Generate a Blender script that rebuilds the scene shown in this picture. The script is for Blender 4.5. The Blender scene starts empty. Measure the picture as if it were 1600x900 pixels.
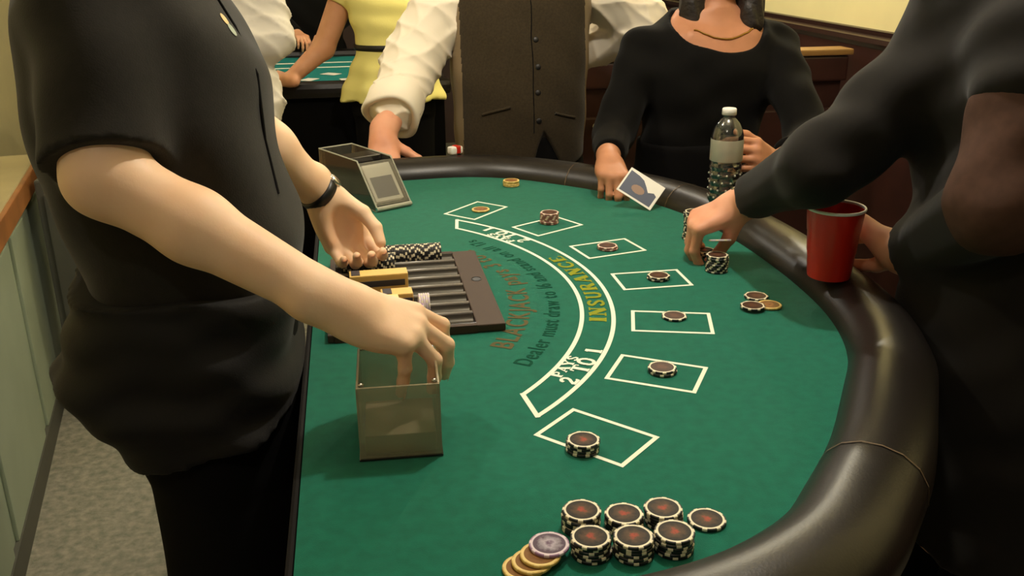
import bpy, bmesh, math, random
import numpy as np
from mathutils import Vector, Matrix
from mathutils.bvhtree import BVHTree

random.seed(4)
SC = bpy.context.scene
COL = SC.collection
PI = math.pi
T = 0.90                      # height of the felt above the floor

# ------------------------------------------------------------------ camera
cam_d = bpy.data.cameras.new('camera')
cam_d.sensor_width = 36.0
cam_d.lens = 36.0 * 1464.0 / 1600.0
cam_d.clip_start = 0.02
cam = bpy.data.objects.new('camera', cam_d)
COL.objects.link(cam)
cam.matrix_world = Matrix(((0.98586663, 0.06614671, -0.15392075, 0.0),
                           (-0.16732262, 0.34284041, -0.92437200, 0.0),
                           (-0.00837389, 0.93706193, 0.34906276, 1.46),
                           (0, 0, 0, 1)))
SC.camera = cam

# ------------------------------------------------------------------ world, lamps, exposure
w = bpy.data.worlds.new('room_air')
SC.world = w
w.use_nodes = True
w.node_tree.nodes['Background'].inputs[0].default_value = (1.0, 0.92, 0.80, 1)
w.node_tree.nodes['Background'].inputs[1].default_value = 0.10
SC.view_settings.view_transform = 'Standard'
SC.view_settings.look = 'None'
SC.view_settings.gamma = 1.0
SC.view_settings.exposure = 0.0
SC.view_settings.use_curve_mapping = False


def lamp(name, loc, watts, col=(1.0, 0.935, 0.825), r=0.035):
    l = bpy.data.lights.new(name, 'POINT')
    l.energy = watts
    l.color = col
    l.shadow_soft_size = r
    o = bpy.data.objects.new(name, l)
    o.location = loc
    COL.objects.link(o)
    return o


LC = 0
lamp('ceiling_and_fill_light', (0.60, 1.45, 2.38), 46)
lamp('ceiling_and_fill_light', (-0.50, 2.00, 2.42), 26)
lamp('ceiling_and_fill_light', (-0.35, -0.10, 2.42), 10)  # added front fill near the camera, no real fixture
lamp('ceiling_and_fill_light', (0.55, 4.1, 2.42), 24)
lamp('ceiling_and_fill_light', (1.45, 3.7, 2.42), 42, (1.0, 0.93, 0.74))  # unseen lamp, turned up to brighten the yellow right wall
lamp('ceiling_and_fill_light', (-0.6, 5.0, 2.42), 20)


# ------------------------------------------------------------------ materials
def lin(c):
    return tuple(((v / 255.0) / 12.92 if v / 255.0 <= 0.04045 else (((v / 255.0) + 0.055) / 1.055) ** 2.4) for v in c)


def mat(name, rgb, rough=0.6, metal=0.0, spec=0.5, noise=0.0, nscale=40.0, bump=0.0, bscale=200.0, sheen=0.0,
        sss=0.0, trans=0.0, alpha=1.0, rgb2=None, coat=0.0, detail=3.0):
    m = bpy.data.materials.new(name)
    m.use_nodes = True
    nt = m.node_tree
    b = nt.nodes['Principled BSDF']
    c = lin(rgb) + (1,)
    b.inputs['Base Color'].default_value = c
    b.inputs['Roughness'].default_value = rough
    b.inputs['Metallic'].default_value = metal
    b.inputs['Specular IOR Level'].default_value = spec
    b.inputs['Alpha'].default_value = alpha
    b.inputs['Transmission Weight'].default_value = trans
    b.inputs['Coat Weight'].default_value = coat
    if sheen:
        b.inputs['Sheen Weight'].default_value = sheen
        b.inputs['Sheen Roughness'].default_value = 0.5
    if sss:
        b.inputs['Subsurface Weight'].default_value = sss
        b.inputs['Subsurface Radius'].default_value = (0.02, 0.008, 0.004)
        b.inputs['Subsurface Scale'].default_value = 0.4
    tc = nt.nodes.new('ShaderNodeTexCoord')
    if noise or rgb2:
        n = nt.nodes.new('ShaderNodeTexNoise')
        n.inputs['Scale'].default_value = nscale
        n.inputs['Detail'].default_value = detail
        nt.links.new(tc.outputs['Object'], n.inputs['Vector'])
        r = nt.nodes.new('ShaderNodeValToRGB')
        a = lin(rgb)
        if rgb2:
            c0, c1 = a, lin(rgb2)
        else:
            c0 = tuple(v * (1 - noise) for v in a)
            c1 = tuple(min(1, v * (1 + noise)) for v in a)
        r.color_ramp.elements[0].position = 0.32
        r.color_ramp.elements[1].position = 0.68
        r.color_ramp.elements[0].color = c0 + (1,)
        r.color_ramp.elements[1].color = c1 + (1,)
        nt.links.new(n.outputs['Fac'], r.inputs['Fac'])
        nt.links.new(r.outputs['Color'], b.inputs['Base Color'])
    if bump:
        n2 = nt.nodes.new('ShaderNodeTexNoise')
        n2.inputs['Scale'].default_value = bscale
        n2.inputs['Detail'].default_value = 4
        nt.links.new(tc.outputs['Object'], n2.inputs['Vector'])
        bp = nt.nodes.new('ShaderNodeBump')
        bp.inputs['Strength'].default_value = bump
        bp.inputs['Distance'].default_value = 0.004
        nt.links.new(n2.outputs['Fac'], bp.inputs['Height'])
        nt.links.new(bp.outputs['Normal'], b.inputs['Normal'])
    return m


M = {}
M['felt'] = mat('green_felt', (14, 100, 80), 0.95, spec=0.1, noise=0.10, nscale=60, bump=0.25, bscale=900, sheen=0.15)
M['print_white'] = mat('white_print', (228, 236, 216), 0.8, spec=0.2)
M['print_yellow'] = mat('yellow_print', (134, 140, 30), 0.8, spec=0.2)
M['print_dark'] = mat('dark_green_print', (12, 70, 52), 0.9, spec=0.1)
M['print_red'] = mat('rust_print', (92, 84, 56), 0.9, spec=0.1)
M['vinyl'] = mat('black_brown_vinyl', (24, 20, 17), 0.36, spec=0.5, bump=0.06, bscale=350)
M['seam'] = mat('seam_thread', (92, 74, 52), 0.6)
M['black_wood'] = mat('black_laminate', (16, 14, 13), 0.8, spec=0.2)
M['tray'] = mat('dark_brown_plastic', (66, 50, 38), 0.55, spec=0.25)
M['groove'] = mat('glossy_black_plastic', (36, 32, 30), 0.16, spec=0.8)
M['rib'] = mat('rib_painted_highlight', (150, 145, 136), 0.25, spec=0.8)  # pale grey paints the lamp reflections along the tray ridges
M['chip_black'] = mat('black_chip_clay', (24, 22, 22), 0.45)
M['chip_white'] = mat('white_chip_clay', (226, 216, 186), 0.5)
M['chip_yellow'] = mat('yellow_chip_clay', (226, 198, 120), 0.5)
M['chip_yellow2'] = mat('deep_yellow_chip_clay', (206, 172, 92), 0.5)
M['chip_purple'] = mat('purple_chip_clay', (150, 116, 148), 0.5)
M['chip_lilac'] = mat('lilac_chip_clay', (212, 196, 206), 0.5)
M['chip_rust'] = mat('rust_chip_clay', (142, 92, 80), 0.5)
M['chip_pink'] = mat('pink_chip_clay', (226, 200, 180), 0.5)
M['card_white'] = mat('card_white', (232, 228, 216), 0.45)
M['card_edge'] = mat('card_edges', (158, 136, 104), 0.7, noise=0.12, nscale=300)
M['card_blue'] = mat('card_blue_print', (58, 66, 88), 0.45)
M['card_rust'] = mat('card_rust_print', (142, 112, 92), 0.5)
M['plastic_red'] = mat('red_plastic', (196, 34, 16), 0.3, spec=0.5, coat=0.2)
M['plastic_white'] = mat('white_plastic', (232, 230, 222), 0.35)
M['metal'] = mat('steel', (190, 186, 176), 0.25, metal=1.0)
M['gold'] = mat('old_gold', (190, 150, 80), 0.3, metal=1.0)
M['strap'] = mat('black_strap', (22, 19, 18), 0.4)
M['yellow_box'] = mat('yellow_card_box', (226, 186, 104), 0.5)
M['pale_yellow_box'] = mat('pale_yellow_card_box', (232, 216, 150), 0.5)
M['slot'] = mat('blue_grey_window', (58, 58, 66), 0.3)
M['black_cloth'] = mat('black_cotton', (33, 30, 25), 0.85, spec=0.2, noise=0.10, nscale=90, bump=0.12, bscale=500, sheen=0.12)
M['black_cloth2'] = mat('black_apron_cotton', (17, 15, 14), 0.75, spec=0.3, bump=0.12, bscale=500, sheen=0.04)
M['black_trouser'] = mat('black_trouser_cloth', (13, 12, 12), 0.9, spec=0.1)
M['black_jersey'] = mat('black_jersey', (12, 11, 10), 0.9, spec=0.12, noise=0.1, nscale=60, sheen=0.03)
M['charcoal_shirt'] = mat('charcoal_shirt_cloth', (23, 20, 16), 0.85, spec=0.2, noise=0.08, nscale=80, sheen=0.06)
M['brown_sleeve'] = mat('dark_brown_sleeve_cloth', (74, 52, 42), 0.85, spec=0.2, noise=0.12, nscale=60)
M['vest'] = mat('brown_tweed', (54, 45, 31), 0.9, spec=0.15, noise=0.16, nscale=160, bump=0.15, bscale=600, sheen=0.1)
M['satin'] = mat('taupe_satin', (124, 106, 80), 0.45, spec=0.4)
M['white_cotton'] = mat('cream_white_cotton', (242, 230, 208), 0.8, spec=0.2, sheen=0.1)
M['white_cotton2'] = mat('grey_white_cotton', (216, 210, 198), 0.8, spec=0.2)
M['yellow_knit'] = mat('lemon_knit', (234, 224, 138), 0.85, spec=0.2, bump=0.1, bscale=200)
M['belt'] = mat('black_belt', (20, 17, 15), 0.5)
M['hair'] = mat('dark_brown_hair', (30, 22, 18), 0.5, noise=0.3, nscale=50, bump=0.5, bscale=120)
M['hair2'] = mat('brown_hair', (64, 44, 28), 0.5, noise=0.3, nscale=50, bump=0.5, bscale=120)
M['eye'] = mat('eye', (228, 222, 212), 0.2)
M['iris'] = mat('iris', (48, 32, 22), 0.2)
M['shoe'] = mat('black_leather', (20, 18, 17), 0.35)
M['skin_fair'] = mat('fair_skin', (236, 194, 156), 0.5, spec=0.35, sss=0.15, rgb2=(242, 206, 172), nscale=14, bump=0.05, bscale=260)
M['skin_pink'] = mat('pink_skin', (212, 146, 112), 0.5, spec=0.35, sss=0.15, rgb2=(222, 162, 130), nscale=16, bump=0.05, bscale=260)
M['skin_tan'] = mat('tan_skin', (178, 122, 88), 0.5, spec=0.35, sss=0.12, rgb2=(190, 132, 98), nscale=16, bump=0.05, bscale=260)
M['skin_mid'] = mat('warm_skin', (206, 148, 110), 0.5, spec=0.35, sss=0.12, rgb2=(216, 160, 122), nscale=16)
M['nail'] = mat('fingernail', (232, 180, 156), 0.3)
M['carpet'] = mat('grey_green_carpet', (112, 112, 98), 0.95, spec=0.1, rgb2=(146, 142, 126), nscale=42, bump=0.6, bscale=120, detail=5)
M['wall_yellow'] = mat('yellow_paint', (236, 224, 166), 0.85, noise=0.04, nscale=4)
M['wall_dim'] = mat('brown_panel_wall', (58, 40, 32), 0.7, noise=0.15, nscale=6)
M['mahogany'] = mat('mahogany', (56, 30, 24), 0.42, noise=0.22, nscale=9)
M['mahogany_dark'] = mat('dark_mahogany', (44, 26, 22), 0.24, spec=0.7)
M['ledge'] = mat('pale_wood_ledge', (150, 112, 62), 0.35)
M['counter_front'] = mat('grey_green_panel', (146, 158, 136), 0.6, noise=0.06, nscale=5)
M['counter_top'] = mat('orange_wood', (150, 98, 52), 0.35, noise=0.2, nscale=12)
M['counter_laminate'] = mat('beige_laminate', (168, 156, 112), 0.35, noise=0.08, nscale=9)
M['grey_panel'] = mat('grey_panel', (78, 78, 68), 0.7, noise=0.08, nscale=6)
M['ceiling'] = mat('ceiling_paint', (200, 188, 160), 0.9)
M['felt_teal'] = mat('teal_felt', (34, 116, 112), 0.95, spec=0.1)
M['orange_cloth'] = mat('amber_glass', (196, 140, 60), 0.3)
M['cream'] = mat('cream_china', (214, 200, 150), 0.4)
M['lampglass'] = mat('lamp_shade_glass', (240, 225, 190), 0.4)


def glassy(name, rgb, tint=0.25, gloss=0.12, rough=0.05):
    """thin clear plastic: mostly see-through with a fresnel reflection and some tint of its own"""
    m = bpy.data.materials.new(name)
    m.use_nodes = True
    nt = m.node_tree
    nt.nodes.clear()
    out = nt.nodes.new('ShaderNodeOutputMaterial')
    tr = nt.nodes.new('ShaderNodeBsdfTransparent')
    tr.inputs[0].default_value = (0.93, 0.93, 0.9, 1)
    df = nt.nodes.new('ShaderNodeBsdfDiffuse')
    df.inputs[0].default_value = lin(rgb) + (1,)
    gl = nt.nodes.new('ShaderNodeBsdfGlossy')
    gl.inputs['Roughness'].default_value = rough
    m1 = nt.nodes.new('ShaderNodeMixShader')
    m1.inputs[0].default_value = tint
    nt.links.new(tr.outputs[0], m1.inputs[1])
    nt.links.new(df.outputs[0], m1.inputs[2])
    fr = nt.nodes.new('ShaderNodeFresnel')
    fr.inputs[0].default_value = 1.49
    ad = nt.nodes.new('ShaderNodeMath')
    ad.operation = 'ADD'
    ad.inputs[1].default_value = gloss * 0.4
    nt.links.new(fr.outputs[0], ad.inputs[0])
    m2 = nt.nodes.new('ShaderNodeMixShader')
    nt.links.new(ad.outputs[0], m2.inputs[0])
    nt.links.new(m1.outputs[0], m2.inputs[1])
    nt.links.new(gl.outputs[0], m2.inputs[2])
    nt.links.new(m2.outputs[0], out.inputs[0])
    return m


M['acrylic'] = glassy('clear_acrylic', (200, 196, 180), 0.10)
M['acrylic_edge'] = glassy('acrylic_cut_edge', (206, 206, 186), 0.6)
M['smoke'] = glassy('smoked_acrylic', (196, 180, 144), 0.40, 0.1, 0.12)
M['bottle'] = glassy('clear_bottle_plastic', (70, 84, 96), 0.10, 0.25, 0.08)
M['label'] = glassy('frosted_label', (196, 196, 176), 0.62, 0.05, 0.3)
M['tumbler'] = glassy('clear_tumbler_plastic', (150, 140, 120), 0.10)


def inlay_mat(name, dark, mid, centre):
    """printed disc of a poker chip: rings around its own centre"""
    m = bpy.data.materials.new(name)
    m.use_nodes = True
    nt = m.node_tree
    b = nt.nodes['Principled BSDF']
    b.inputs['Roughness'].default_value = 0.45
    b.inputs['Specular IOR Level'].default_value = 0.12
    tc = nt.nodes.new('ShaderNodeTexCoord')
    n = nt.nodes.new('ShaderNodeTexNoise')
    n.inputs['Scale'].default_value = 210
    n.inputs['Detail'].default_value = 2
    nt.links.new(tc.outputs['Object'], n.inputs['Vector'])
    ln = nt.nodes.new('ShaderNodeVectorMath')
    ln.operation = 'LENGTH'
    nt.links.new(tc.outputs['Object'], ln.inputs[0])
    ma = nt.nodes.new('ShaderNodeMath')
    ma.operation = 'MULTIPLY_ADD'
    ma.inputs[1].default_value = 60.0
    nt.links.new(ln.outputs['Value'], ma.inputs[0])
    sb = nt.nodes.new('ShaderNodeMath')
    sb.operation = 'MULTIPLY_ADD'
    sb.inputs[1].default_value = 0.6
    sb.inputs[2].default_value = -0.32
    nt.links.new(n.outputs['Fac'], sb.inputs[0])
    nt.links.new(sb.outputs[0], ma.inputs[2])
    r = nt.nodes.new('ShaderNodeValToRGB')
    e = r.color_ramp.elements
    e[0].position = 0.16
    e[0].color = lin(centre) + (1,)
    e[1].position = 0.80
    e[1].color = lin(dark) + (1,)
    x = e.new(0.36)
    x.color = lin(mid) + (1,)
    x = e.new(0.6)
    x.color = lin(tuple(v * 0.8 for v in mid)) + (1,)
    nt.links.new(ma.outputs[0], r.inputs['Fac'])
    nt.links.new(r.outputs['Color'], b.inputs['Base Color'])
    return m


M['inlay_brown'] = inlay_mat('brown_inlay', (38, 33, 27), (84, 62, 44), (156, 64, 44))
M['inlay_dull'] = inlay_mat('dull_brown_inlay', (70, 48, 38), (86, 56, 42), (92, 58, 42))
M['inlay_tan'] = inlay_mat('tan_inlay', (132, 92, 48), (150, 104, 58), (120, 70, 40))
M['inlay_silver'] = inlay_mat('silver_inlay', (92, 76, 92), (176, 166, 180), (110, 90, 110))


# ------------------------------------------------------------------ object helpers
def link(name, me, m=None, parent=None, smooth=False, loc=None):
    if m is not None:
        for x in (m if isinstance(m, (list, tuple)) else [m]):
            me.materials.append(M[x] if isinstance(x, str) else x)
    if smooth:
        me.polygons.foreach_set('use_smooth', [True] * len(me.polygons))
    o = bpy.data.objects.new(name, me)
    COL.objects.link(o)
    if parent is not None:
        o.parent = parent
    if loc is not None:
        o.location = loc
    return o


def tag(o, label=None, cat=None, group=None, kind=None):
    if label:
        o['label'] = label
    if cat:
        o['category'] = cat
    if group:
        o['group'] = group
    if kind:
        o['kind'] = kind
    return o


def empty(name, loc=(0, 0, 0), rz=0.0):
    o = bpy.data.objects.new(name, None)
    o.location = loc
    o.rotation_euler = (0, 0, rz)
    o.empty_display_size = 0.05
    COL.objects.link(o)
    return o


def mesh(name, vs, fs):
    me = bpy.data.meshes.new(name)
    me.from_pydata([tuple(map(float, v)) for v in vs], [], [tuple(map(int, f)) for f in fs])
    me.update()
    return me


class MB:
    """collects boxes, prisms, tubes into one mesh"""

    def __init__(s):
        s.v = []
        s.f = []
        s.mi = []

    def add(s, vs, fs, mi=0):
        n = len(s.v)
        s.v += [tuple(v) for v in vs]
        s.f += [tuple(i + n for i in f) for f in fs]
        s.mi += [mi] * len(fs)

    def box(s, c, d, R=None, mi=0, ch=0.0):
        x, y, z = d[0] / 2, d[1] / 2, d[2] / 2
        if ch <= 0:
            vs = [(a * x, b * y, e * z) for a in (-1, 1) for b in (-1, 1) for e in (-1, 1)]
            fs = [(0, 1, 3, 2), (4, 6, 7, 5), (0, 4, 5, 1), (2, 3, 7, 6), (0, 2, 6, 4), (1, 5, 7, 3)]
        else:
            bm = bmesh.new()
            bmesh.ops.create_cube(bm, size=1)
            for v in bm.verts:
                v.co = Vector((v.co.x * d[0], v.co.y * d[1], v.co.z * d[2]))
            bmesh.ops.bevel(bm, geom=list(bm.edges), offset=ch, segments=2, affect='EDGES', profile=0.6)
            bm.verts.index_update()
            vs = [tuple(v.co) for v in bm.verts]
            fs = [tuple(v.index for v in f.verts) for f in bm.faces]
            bm.free()
        vs = [Vector(v) for v in vs]
        if R is not None:
            vs = [R @ v for v in vs]
        s.add([(v.x + c[0], v.y + c[1], v.z + c[2]) for v in vs], fs, mi)
        return s

    def sweep(s, path, prof, closed=False, mi=0, cap=True):
        """path: list of (origin, u, v) ; prof: list of (a,b)"""
        n = len(prof)
        vs = []
        for (o, u, v) in path:
            for (a, b) in prof:
                vs.append((o[0] + u[0] * a + v[0] * b, o[1] + u[1] * a + v[1] * b, o[2] + u[2] * a + v[2] * b))
        fs = []
        m = len(path)
        for i in range(m if closed else m - 1):
            j = (i + 1) % m
            for k in range(n):
                l = (k + 1) % n
                fs.append((i * n + k, j * n + k, j * n + l, i * n + l))
        if cap and not closed:
            fs.append(tuple(range(n - 1, -1, -1)))
            fs.append(tuple((m - 1) * n + k for k in range(n)))
        s.add(vs, fs, mi)
        return s

    def tube(s, pts, r, n=8, mi=0, closed=False):
        pts = [Vector(p) for p in pts]
        path = []
        up = None
        m = len(pts)
        for i, p in enumerate(pts):
            if closed:
                t = (pts[(i + 1) % m] - pts[i - 1]).normalized()
            else:
                t = (pts[min(i + 1, m - 1)] - pts[max(i - 1, 0)]).normalized()
            if up is None:
                up = Vector((0, 0, 1)) if abs(t.z) < 0.9 else Vector((1, 0, 0))
            u = t.cross(up).normalized()
            up = u.cross(t).normalized()
            path.append((p, u, up))
        rr = r if isinstance(r, (list, tuple)) else [r] * m
        n0 = len(s.v)
        prof = [(math.cos(2 * PI * k / n), math.sin(2 * PI * k / n)) for k in range(n)]
        path = [(o, u * q, v * q) for (o, u, v), q in zip(path, rr)]
        s.sweep(path, prof, closed, mi)
        return s

    def lathe(s, prof, c=(0, 0, 0), n=32, mi=0, closed=True):
        """prof list of (r,z)"""
        vs = []
        for (r, z) in prof:
            for k in range(n):
                a = 2 * PI * k / n
                vs.append((c[0] + r * math.cos(a), c[1] + r * math.sin(a), c[2] + z))
        fs = []
        for i in range(len(prof) - 1):
            for k in range(n):
                l = (k + 1) % n
                fs.append((i * n + k, i * n + l, (i + 1) * n + l, (i + 1) * n + k))
        if closed:
            fs.append(tuple(range(n - 1, -1, -1)))
            fs.append(tuple((len(prof) - 1) * n + k for k in range(n)))
        s.add(vs, fs, mi)
        return s

    def build(s, name, m, parent=None, smooth=False, loc=None, auto=False):
        me = mesh(name, s.v, s.f)
        me.polygons.foreach_set('material_index', s.mi)
        o = link(name, me, m, parent, smooth or auto, loc)
        if auto:
            me.set_sharp_from_angle(angle=math.radians(35))
        return o


# ------------------------------------------------------------------ implicit surfaces for bodies, hands and cloth
class SDF:
    def __init__(s, lo, hi, res):
        s.lo = np.array(lo, float)
        s.res = res
        s.n = np.maximum(4, np.ceil((np.array(hi, float) - s.lo) / res).astype(int) + 1)
        s.ax = [s.lo[i] + res * np.arange(s.n[i]) for i in range(3)]
        s.D = np.full(s.n, 0.5, np.float32)

    def sub(s, lo, hi):
        sl = []
        for i in range(3):
            a = int(np.clip(np.floor((lo[i] - s.lo[i]) / s.res), 0, s.n[i]))
            b = int(np.clip(np.ceil((hi[i] - s.lo[i]) / s.res) + 1, 0, s.n[i]))
            if b <= a:
                return None, None
            sl.append(slice(a, b))
        P = np.meshgrid(s.ax[0][sl[0]], s.ax[1][sl[1]], s.ax[2][sl[2]], indexing='ij', sparse=True)
        return tuple(sl), P

    def put(s, pr):
        lo, hi, fun, k, mode = pr
        mg = k + 3 * s.res + 0.004
        sl, P = s.sub(np.array(lo) - mg, np.array(hi) + mg)
        if sl is None:
            return
        d = fun(*P).astype(np.float32)
        a = s.D[sl]
        if mode == 'sub':
            d = -d
            if k > 0:
                h = np.clip(0.5 - 0.5 * (a - d) / k, 0, 1)
                s.D[sl] = a + (d - a) * h + k * h * (1 - h)
            else:
                s.D[sl] = np.maximum(a, d)
        else:
            if k > 0:
                h = np.clip(0.5 + 0.5 * (a - d) / k, 0, 1)
                s.D[sl] = a + (d - a) * h - k * h * (1 - h)
            else:
                s.D[sl] = np.minimum(a, d)

    def surface(s, fold=None):
        D = s.D
        if fold is not None:
            X, Y, Z = np.meshgrid(*s.ax, indexing='ij', sparse=True)
            D = D + fold(X, Y, Z).astype(np.float32)
        D[0] = D[-1] = 0.5
        D[:, 0] = D[:, -1] = 0.5
        D[:, :, 0] = D[:, :, -1] = 0.5
        ins = D < 0
        nx, ny, nz = D.shape
        cnt = np.zeros((nx - 1, ny - 1, nz - 1), np.int8)
        for a in (0, 1):
            for b in (0, 1):
                for c in (0, 1):
                    cnt += ins[a:nx - 1 + a, b:ny - 1 + b, c:nz - 1 + c]
        act = (cnt > 0) & (cnt < 8)
        I = np.argwhere(act)
        idx = np.full(act.shape, -1, np.int64)
        idx[act] = np.arange(len(I))
        acc = np.zeros((len(I), 3))
        num = np.zeros(len(I))
        cor = [(a, b, c) for a in (0, 1) for b in (0, 1) for c in (0, 1)]
        val = {q: D[I[:, 0] + q[0], I[:, 1] + q[1], I[:, 2] + q[2]] for q in cor}
        for p in cor:
            for ax in range(3):
                if p[ax] == 0:
                    q = list(p)
                    q[ax] = 1
                    q = tuple(q)
                    v0, v1 = val[p], val[q]
                    m = (v0 < 0) != (v1 < 0)
                    t = np.where(m, v0 / np.where(m, v0 - v1, 1), 0)
                    pt = np.array(p, float)[None] + 0
                    pt = np.repeat(pt, len(I), 0)
                    pt[:, ax] += t
                    acc += pt * m[:, None]
                    num += m
        V = s.lo + s.res * (I + acc / num[:, None])
        F = []
        for ax in range(3):
            o1, o2 = [(1, 2), (2, 0), (0, 1)][ax]
            sl0 = [slice(1, -1)] * 3
            sl0[ax] = slice(0, -1)
            sl1 = list(sl0)
            sl1[ax] = slice(1, None)
            A = ins[tuple(sl0)]
            B = ins[tuple(sl1)]
            E = np.argwhere(A != B)
            if not len(E):
                continue
            flip = A[tuple(E.T)]
            off = np.ones(3, int)
            off[ax] = 0
            E = E + off
            d1 = np.zeros(3, int)
            d1[o1] = 1
            d2 = np.zeros(3, int)
            d2[o2] = 1
            q = [idx[tuple((E - x).T)] for x in (0 * d1, d1, d1 + d2, d2)]
            Q = np.stack(q, 1)
            Q[~flip] = Q[~flip][:, ::-1]
            F.append(Q)
        F = np.concatenate(F)
        return V, F


def A3(p):
    return np.array(p, float)


def cap(a, b, ra, rb=None, k=0.02, cut=None, mode='add'):
    a, b = A3(a), A3(b)
    rb = ra if rb is None else rb
    ba = b - a
    L = max(1e-9, ba @ ba)
    r = max(ra, rb)

    def fun(X, Y, Z):
        x, y, z = X - a[0], Y - a[1], Z - a[2]
        t = np.clip((x * ba[0] + y * ba[1] + z * ba[2]) / L, 0, 1)
        d = np.sqrt((x - t * ba[0]) ** 2 + (y - t * ba[1]) ** 2 + (z - t * ba[2]) ** 2) - (ra + (rb - ra) * t)
        if cut is not None:
            for (c, n) in cut:
                n = A3(n) / np.linalg.norm(n)
                d = np.maximum(d, (X - c[0]) * n[0] + (Y - c[1]) * n[1] + (Z - c[2]) * n[2])
        return d
    return (np.minimum(a, b) - r, np.maximum(a, b) + r, fun, k, mode)


def ell(c, r, R=None, k=0.02, mode='add', cut=None):
    c, r = A3(c), A3(r)
    Rm = np.eye(3) if R is None else np.array(R, float)
    mr = r.max()

    def fun(X, Y, Z):
        x, y, z = X - c[0], Y - c[1], Z - c[2]
        u = (x * Rm[0, 0] + y * Rm[1, 0] + z * Rm[2, 0]) / r[0]
        v = (x * Rm[0, 1] + y * Rm[1, 1] + z * Rm[2, 1]) / r[1]
        q = (x * Rm[0, 2] + y * Rm[1, 2] + z * Rm[2, 2]) / r[2]
        k0 = np.sqrt(u * u + v * v + q * q)
        k1 = np.sqrt((u / r[0]) ** 2 + (v / r[1]) ** 2 + (q / r[2]) ** 2) + 1e-9
        d = k0 * (k0 - 1) / k1
        if cut is not None:
            for (p, n) in cut:
                n = A3(n) / np.linalg.norm(n)
                d = np.maximum(d, (X - p[0]) * n[0] + (Y - p[1]) * n[1] + (Z - p[2]) * n[2])
        return d
    return (c - mr, c + mr, fun, k, mode)


def loft(rows, off=0.0, yaw=0.0, k=0.03, mode='add', pw=2.4, zlo=None, zhi=None, cut=None):
    """rows of (z, cx, cy, rx, ry): an upright body of elliptical sections; yaw turns the sections"""
    rows = sorted(rows)
    z, cx, cy, rx, ry = [np.array(q, float) for q in zip(*rows)]
    zz = np.linspace(z[0], z[-1], 80)

    def sm(q):
        t = np.interp(zz, z, q)
        kern = np.ones(9) / 9
        return np.convolve(np.pad(t, 4, mode='edge'), kern, 'valid')
    CX, CY, RX, RY = sm(cx), sm(cy), sm(rx) + off, sm(ry) + off
    z0 = z[0] if zlo is None else zlo
    z1 = z[-1] if zhi is None else zhi
    ca, sa = math.cos(yaw), math.sin(yaw)
    m = max(RX.max(), RY.max())

    def fun(X, Y, Z):
        a, b, p, q = [np.interp(Z, zz, t) for t in (CX, CY, RX, RY)]
        x, y = X - a, Y - b
        u = np.abs(x * ca + y * sa) / p
        v = np.abs(-x * sa + y * ca) / q
        d = ((u ** pw + v ** pw) ** (1 / pw) - 1) * np.minimum(p, q)
        d = np.maximum(d, np.maximum(z0 - Z, Z - z1))
        if cut is not None:
            for (c, n) in cut:
                n = A3(n) / np.linalg.norm(n)
                d = np.maximum(d, (X - c[0]) * n[0] + (Y - c[1]) * n[1] + (Z - c[2]) * n[2])
        return d
    return (np.array([cx.min() - m, cy.min() - m, z0]), np.array([cx.max() + m, cy.max() + m, z1]), fun, k, mode)


def grow(groups, fold=None):
    """groups: list of (prims, res) meshed each at its own fineness -> one mesh (verts, faces)"""
    Vs, Fs, n = [], [], 0
    for prims, res in groups:
        lo = np.min([p[0] for p in prims if p[4] == 'add'], 0) - 0.03
        hi = np.max([p[1] for p in prims if p[4] == 'add'], 0) + 0.03
        g = SDF(lo, hi, res)
        for p in prims:
            g.put(p)
        V, F = g.surface(fold)
        Vs.append(V)
        Fs.append(F + n)
        n += len(V)
    return np.concatenate(Vs), np.concatenate(Fs)


def npmesh(name, V, F):
    me = bpy.data.meshes.new(name)
    me.vertices.add(len(V))
    me.vertices.foreach_set('co', V.astype(np.float32).ravel())
    me.loops.add(F.size)
    me.loops.foreach_set('vertex_index', F.astype(np.int32).ravel())
    me.polygons.add(len(F))
    me.polygons.foreach_set('loop_start', np.arange(0, F.size, 4, dtype=np.int32))
    me.polygons.foreach_set('use_smooth', np.ones(len(F), bool))
    me.update(calc_edges=True)
    return me


def flesh(name, groups, m, parent=None, fold=None):
    V, F = grow(groups, fold)
    return link(name, npmesh(name, V, F), m, parent)


def folds(amp, *waves):
    """soft cloth folds: sum of sines; each wave = (kx,ky,kz,phase,weight)"""
    def f(X, Y, Z):
        t = 0
        for (a, b, c, ph, wt) in waves:
            s = np.sin(a * X + b * Y + c * Z + ph + 0.8 * np.sin(0.31 * a * Y + 0.4 * c * X + 0.37 * b * Z))
            t = t + wt * s
        return amp * t
    return f


def nrm(v):
    v = A3(v)
    return v / np.linalg.norm(v)


def creases(amp, *waves):
    """sharp cloth wrinkles: narrow ridges along each wave"""
    def f(X, Y, Z):
        t = 0
        for (a, b, c, ph, wt) in waves:
            q = np.sin(a * X + b * Y + c * Z + ph + 1.1 * np.sin(0.5 * b * X - 0.4 * a * Y + 0.3 * c * Z + ph))
            t = t - wt * (1 - np.abs(q)) ** 2
        return amp * (t + 0.5)
    return f


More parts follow.
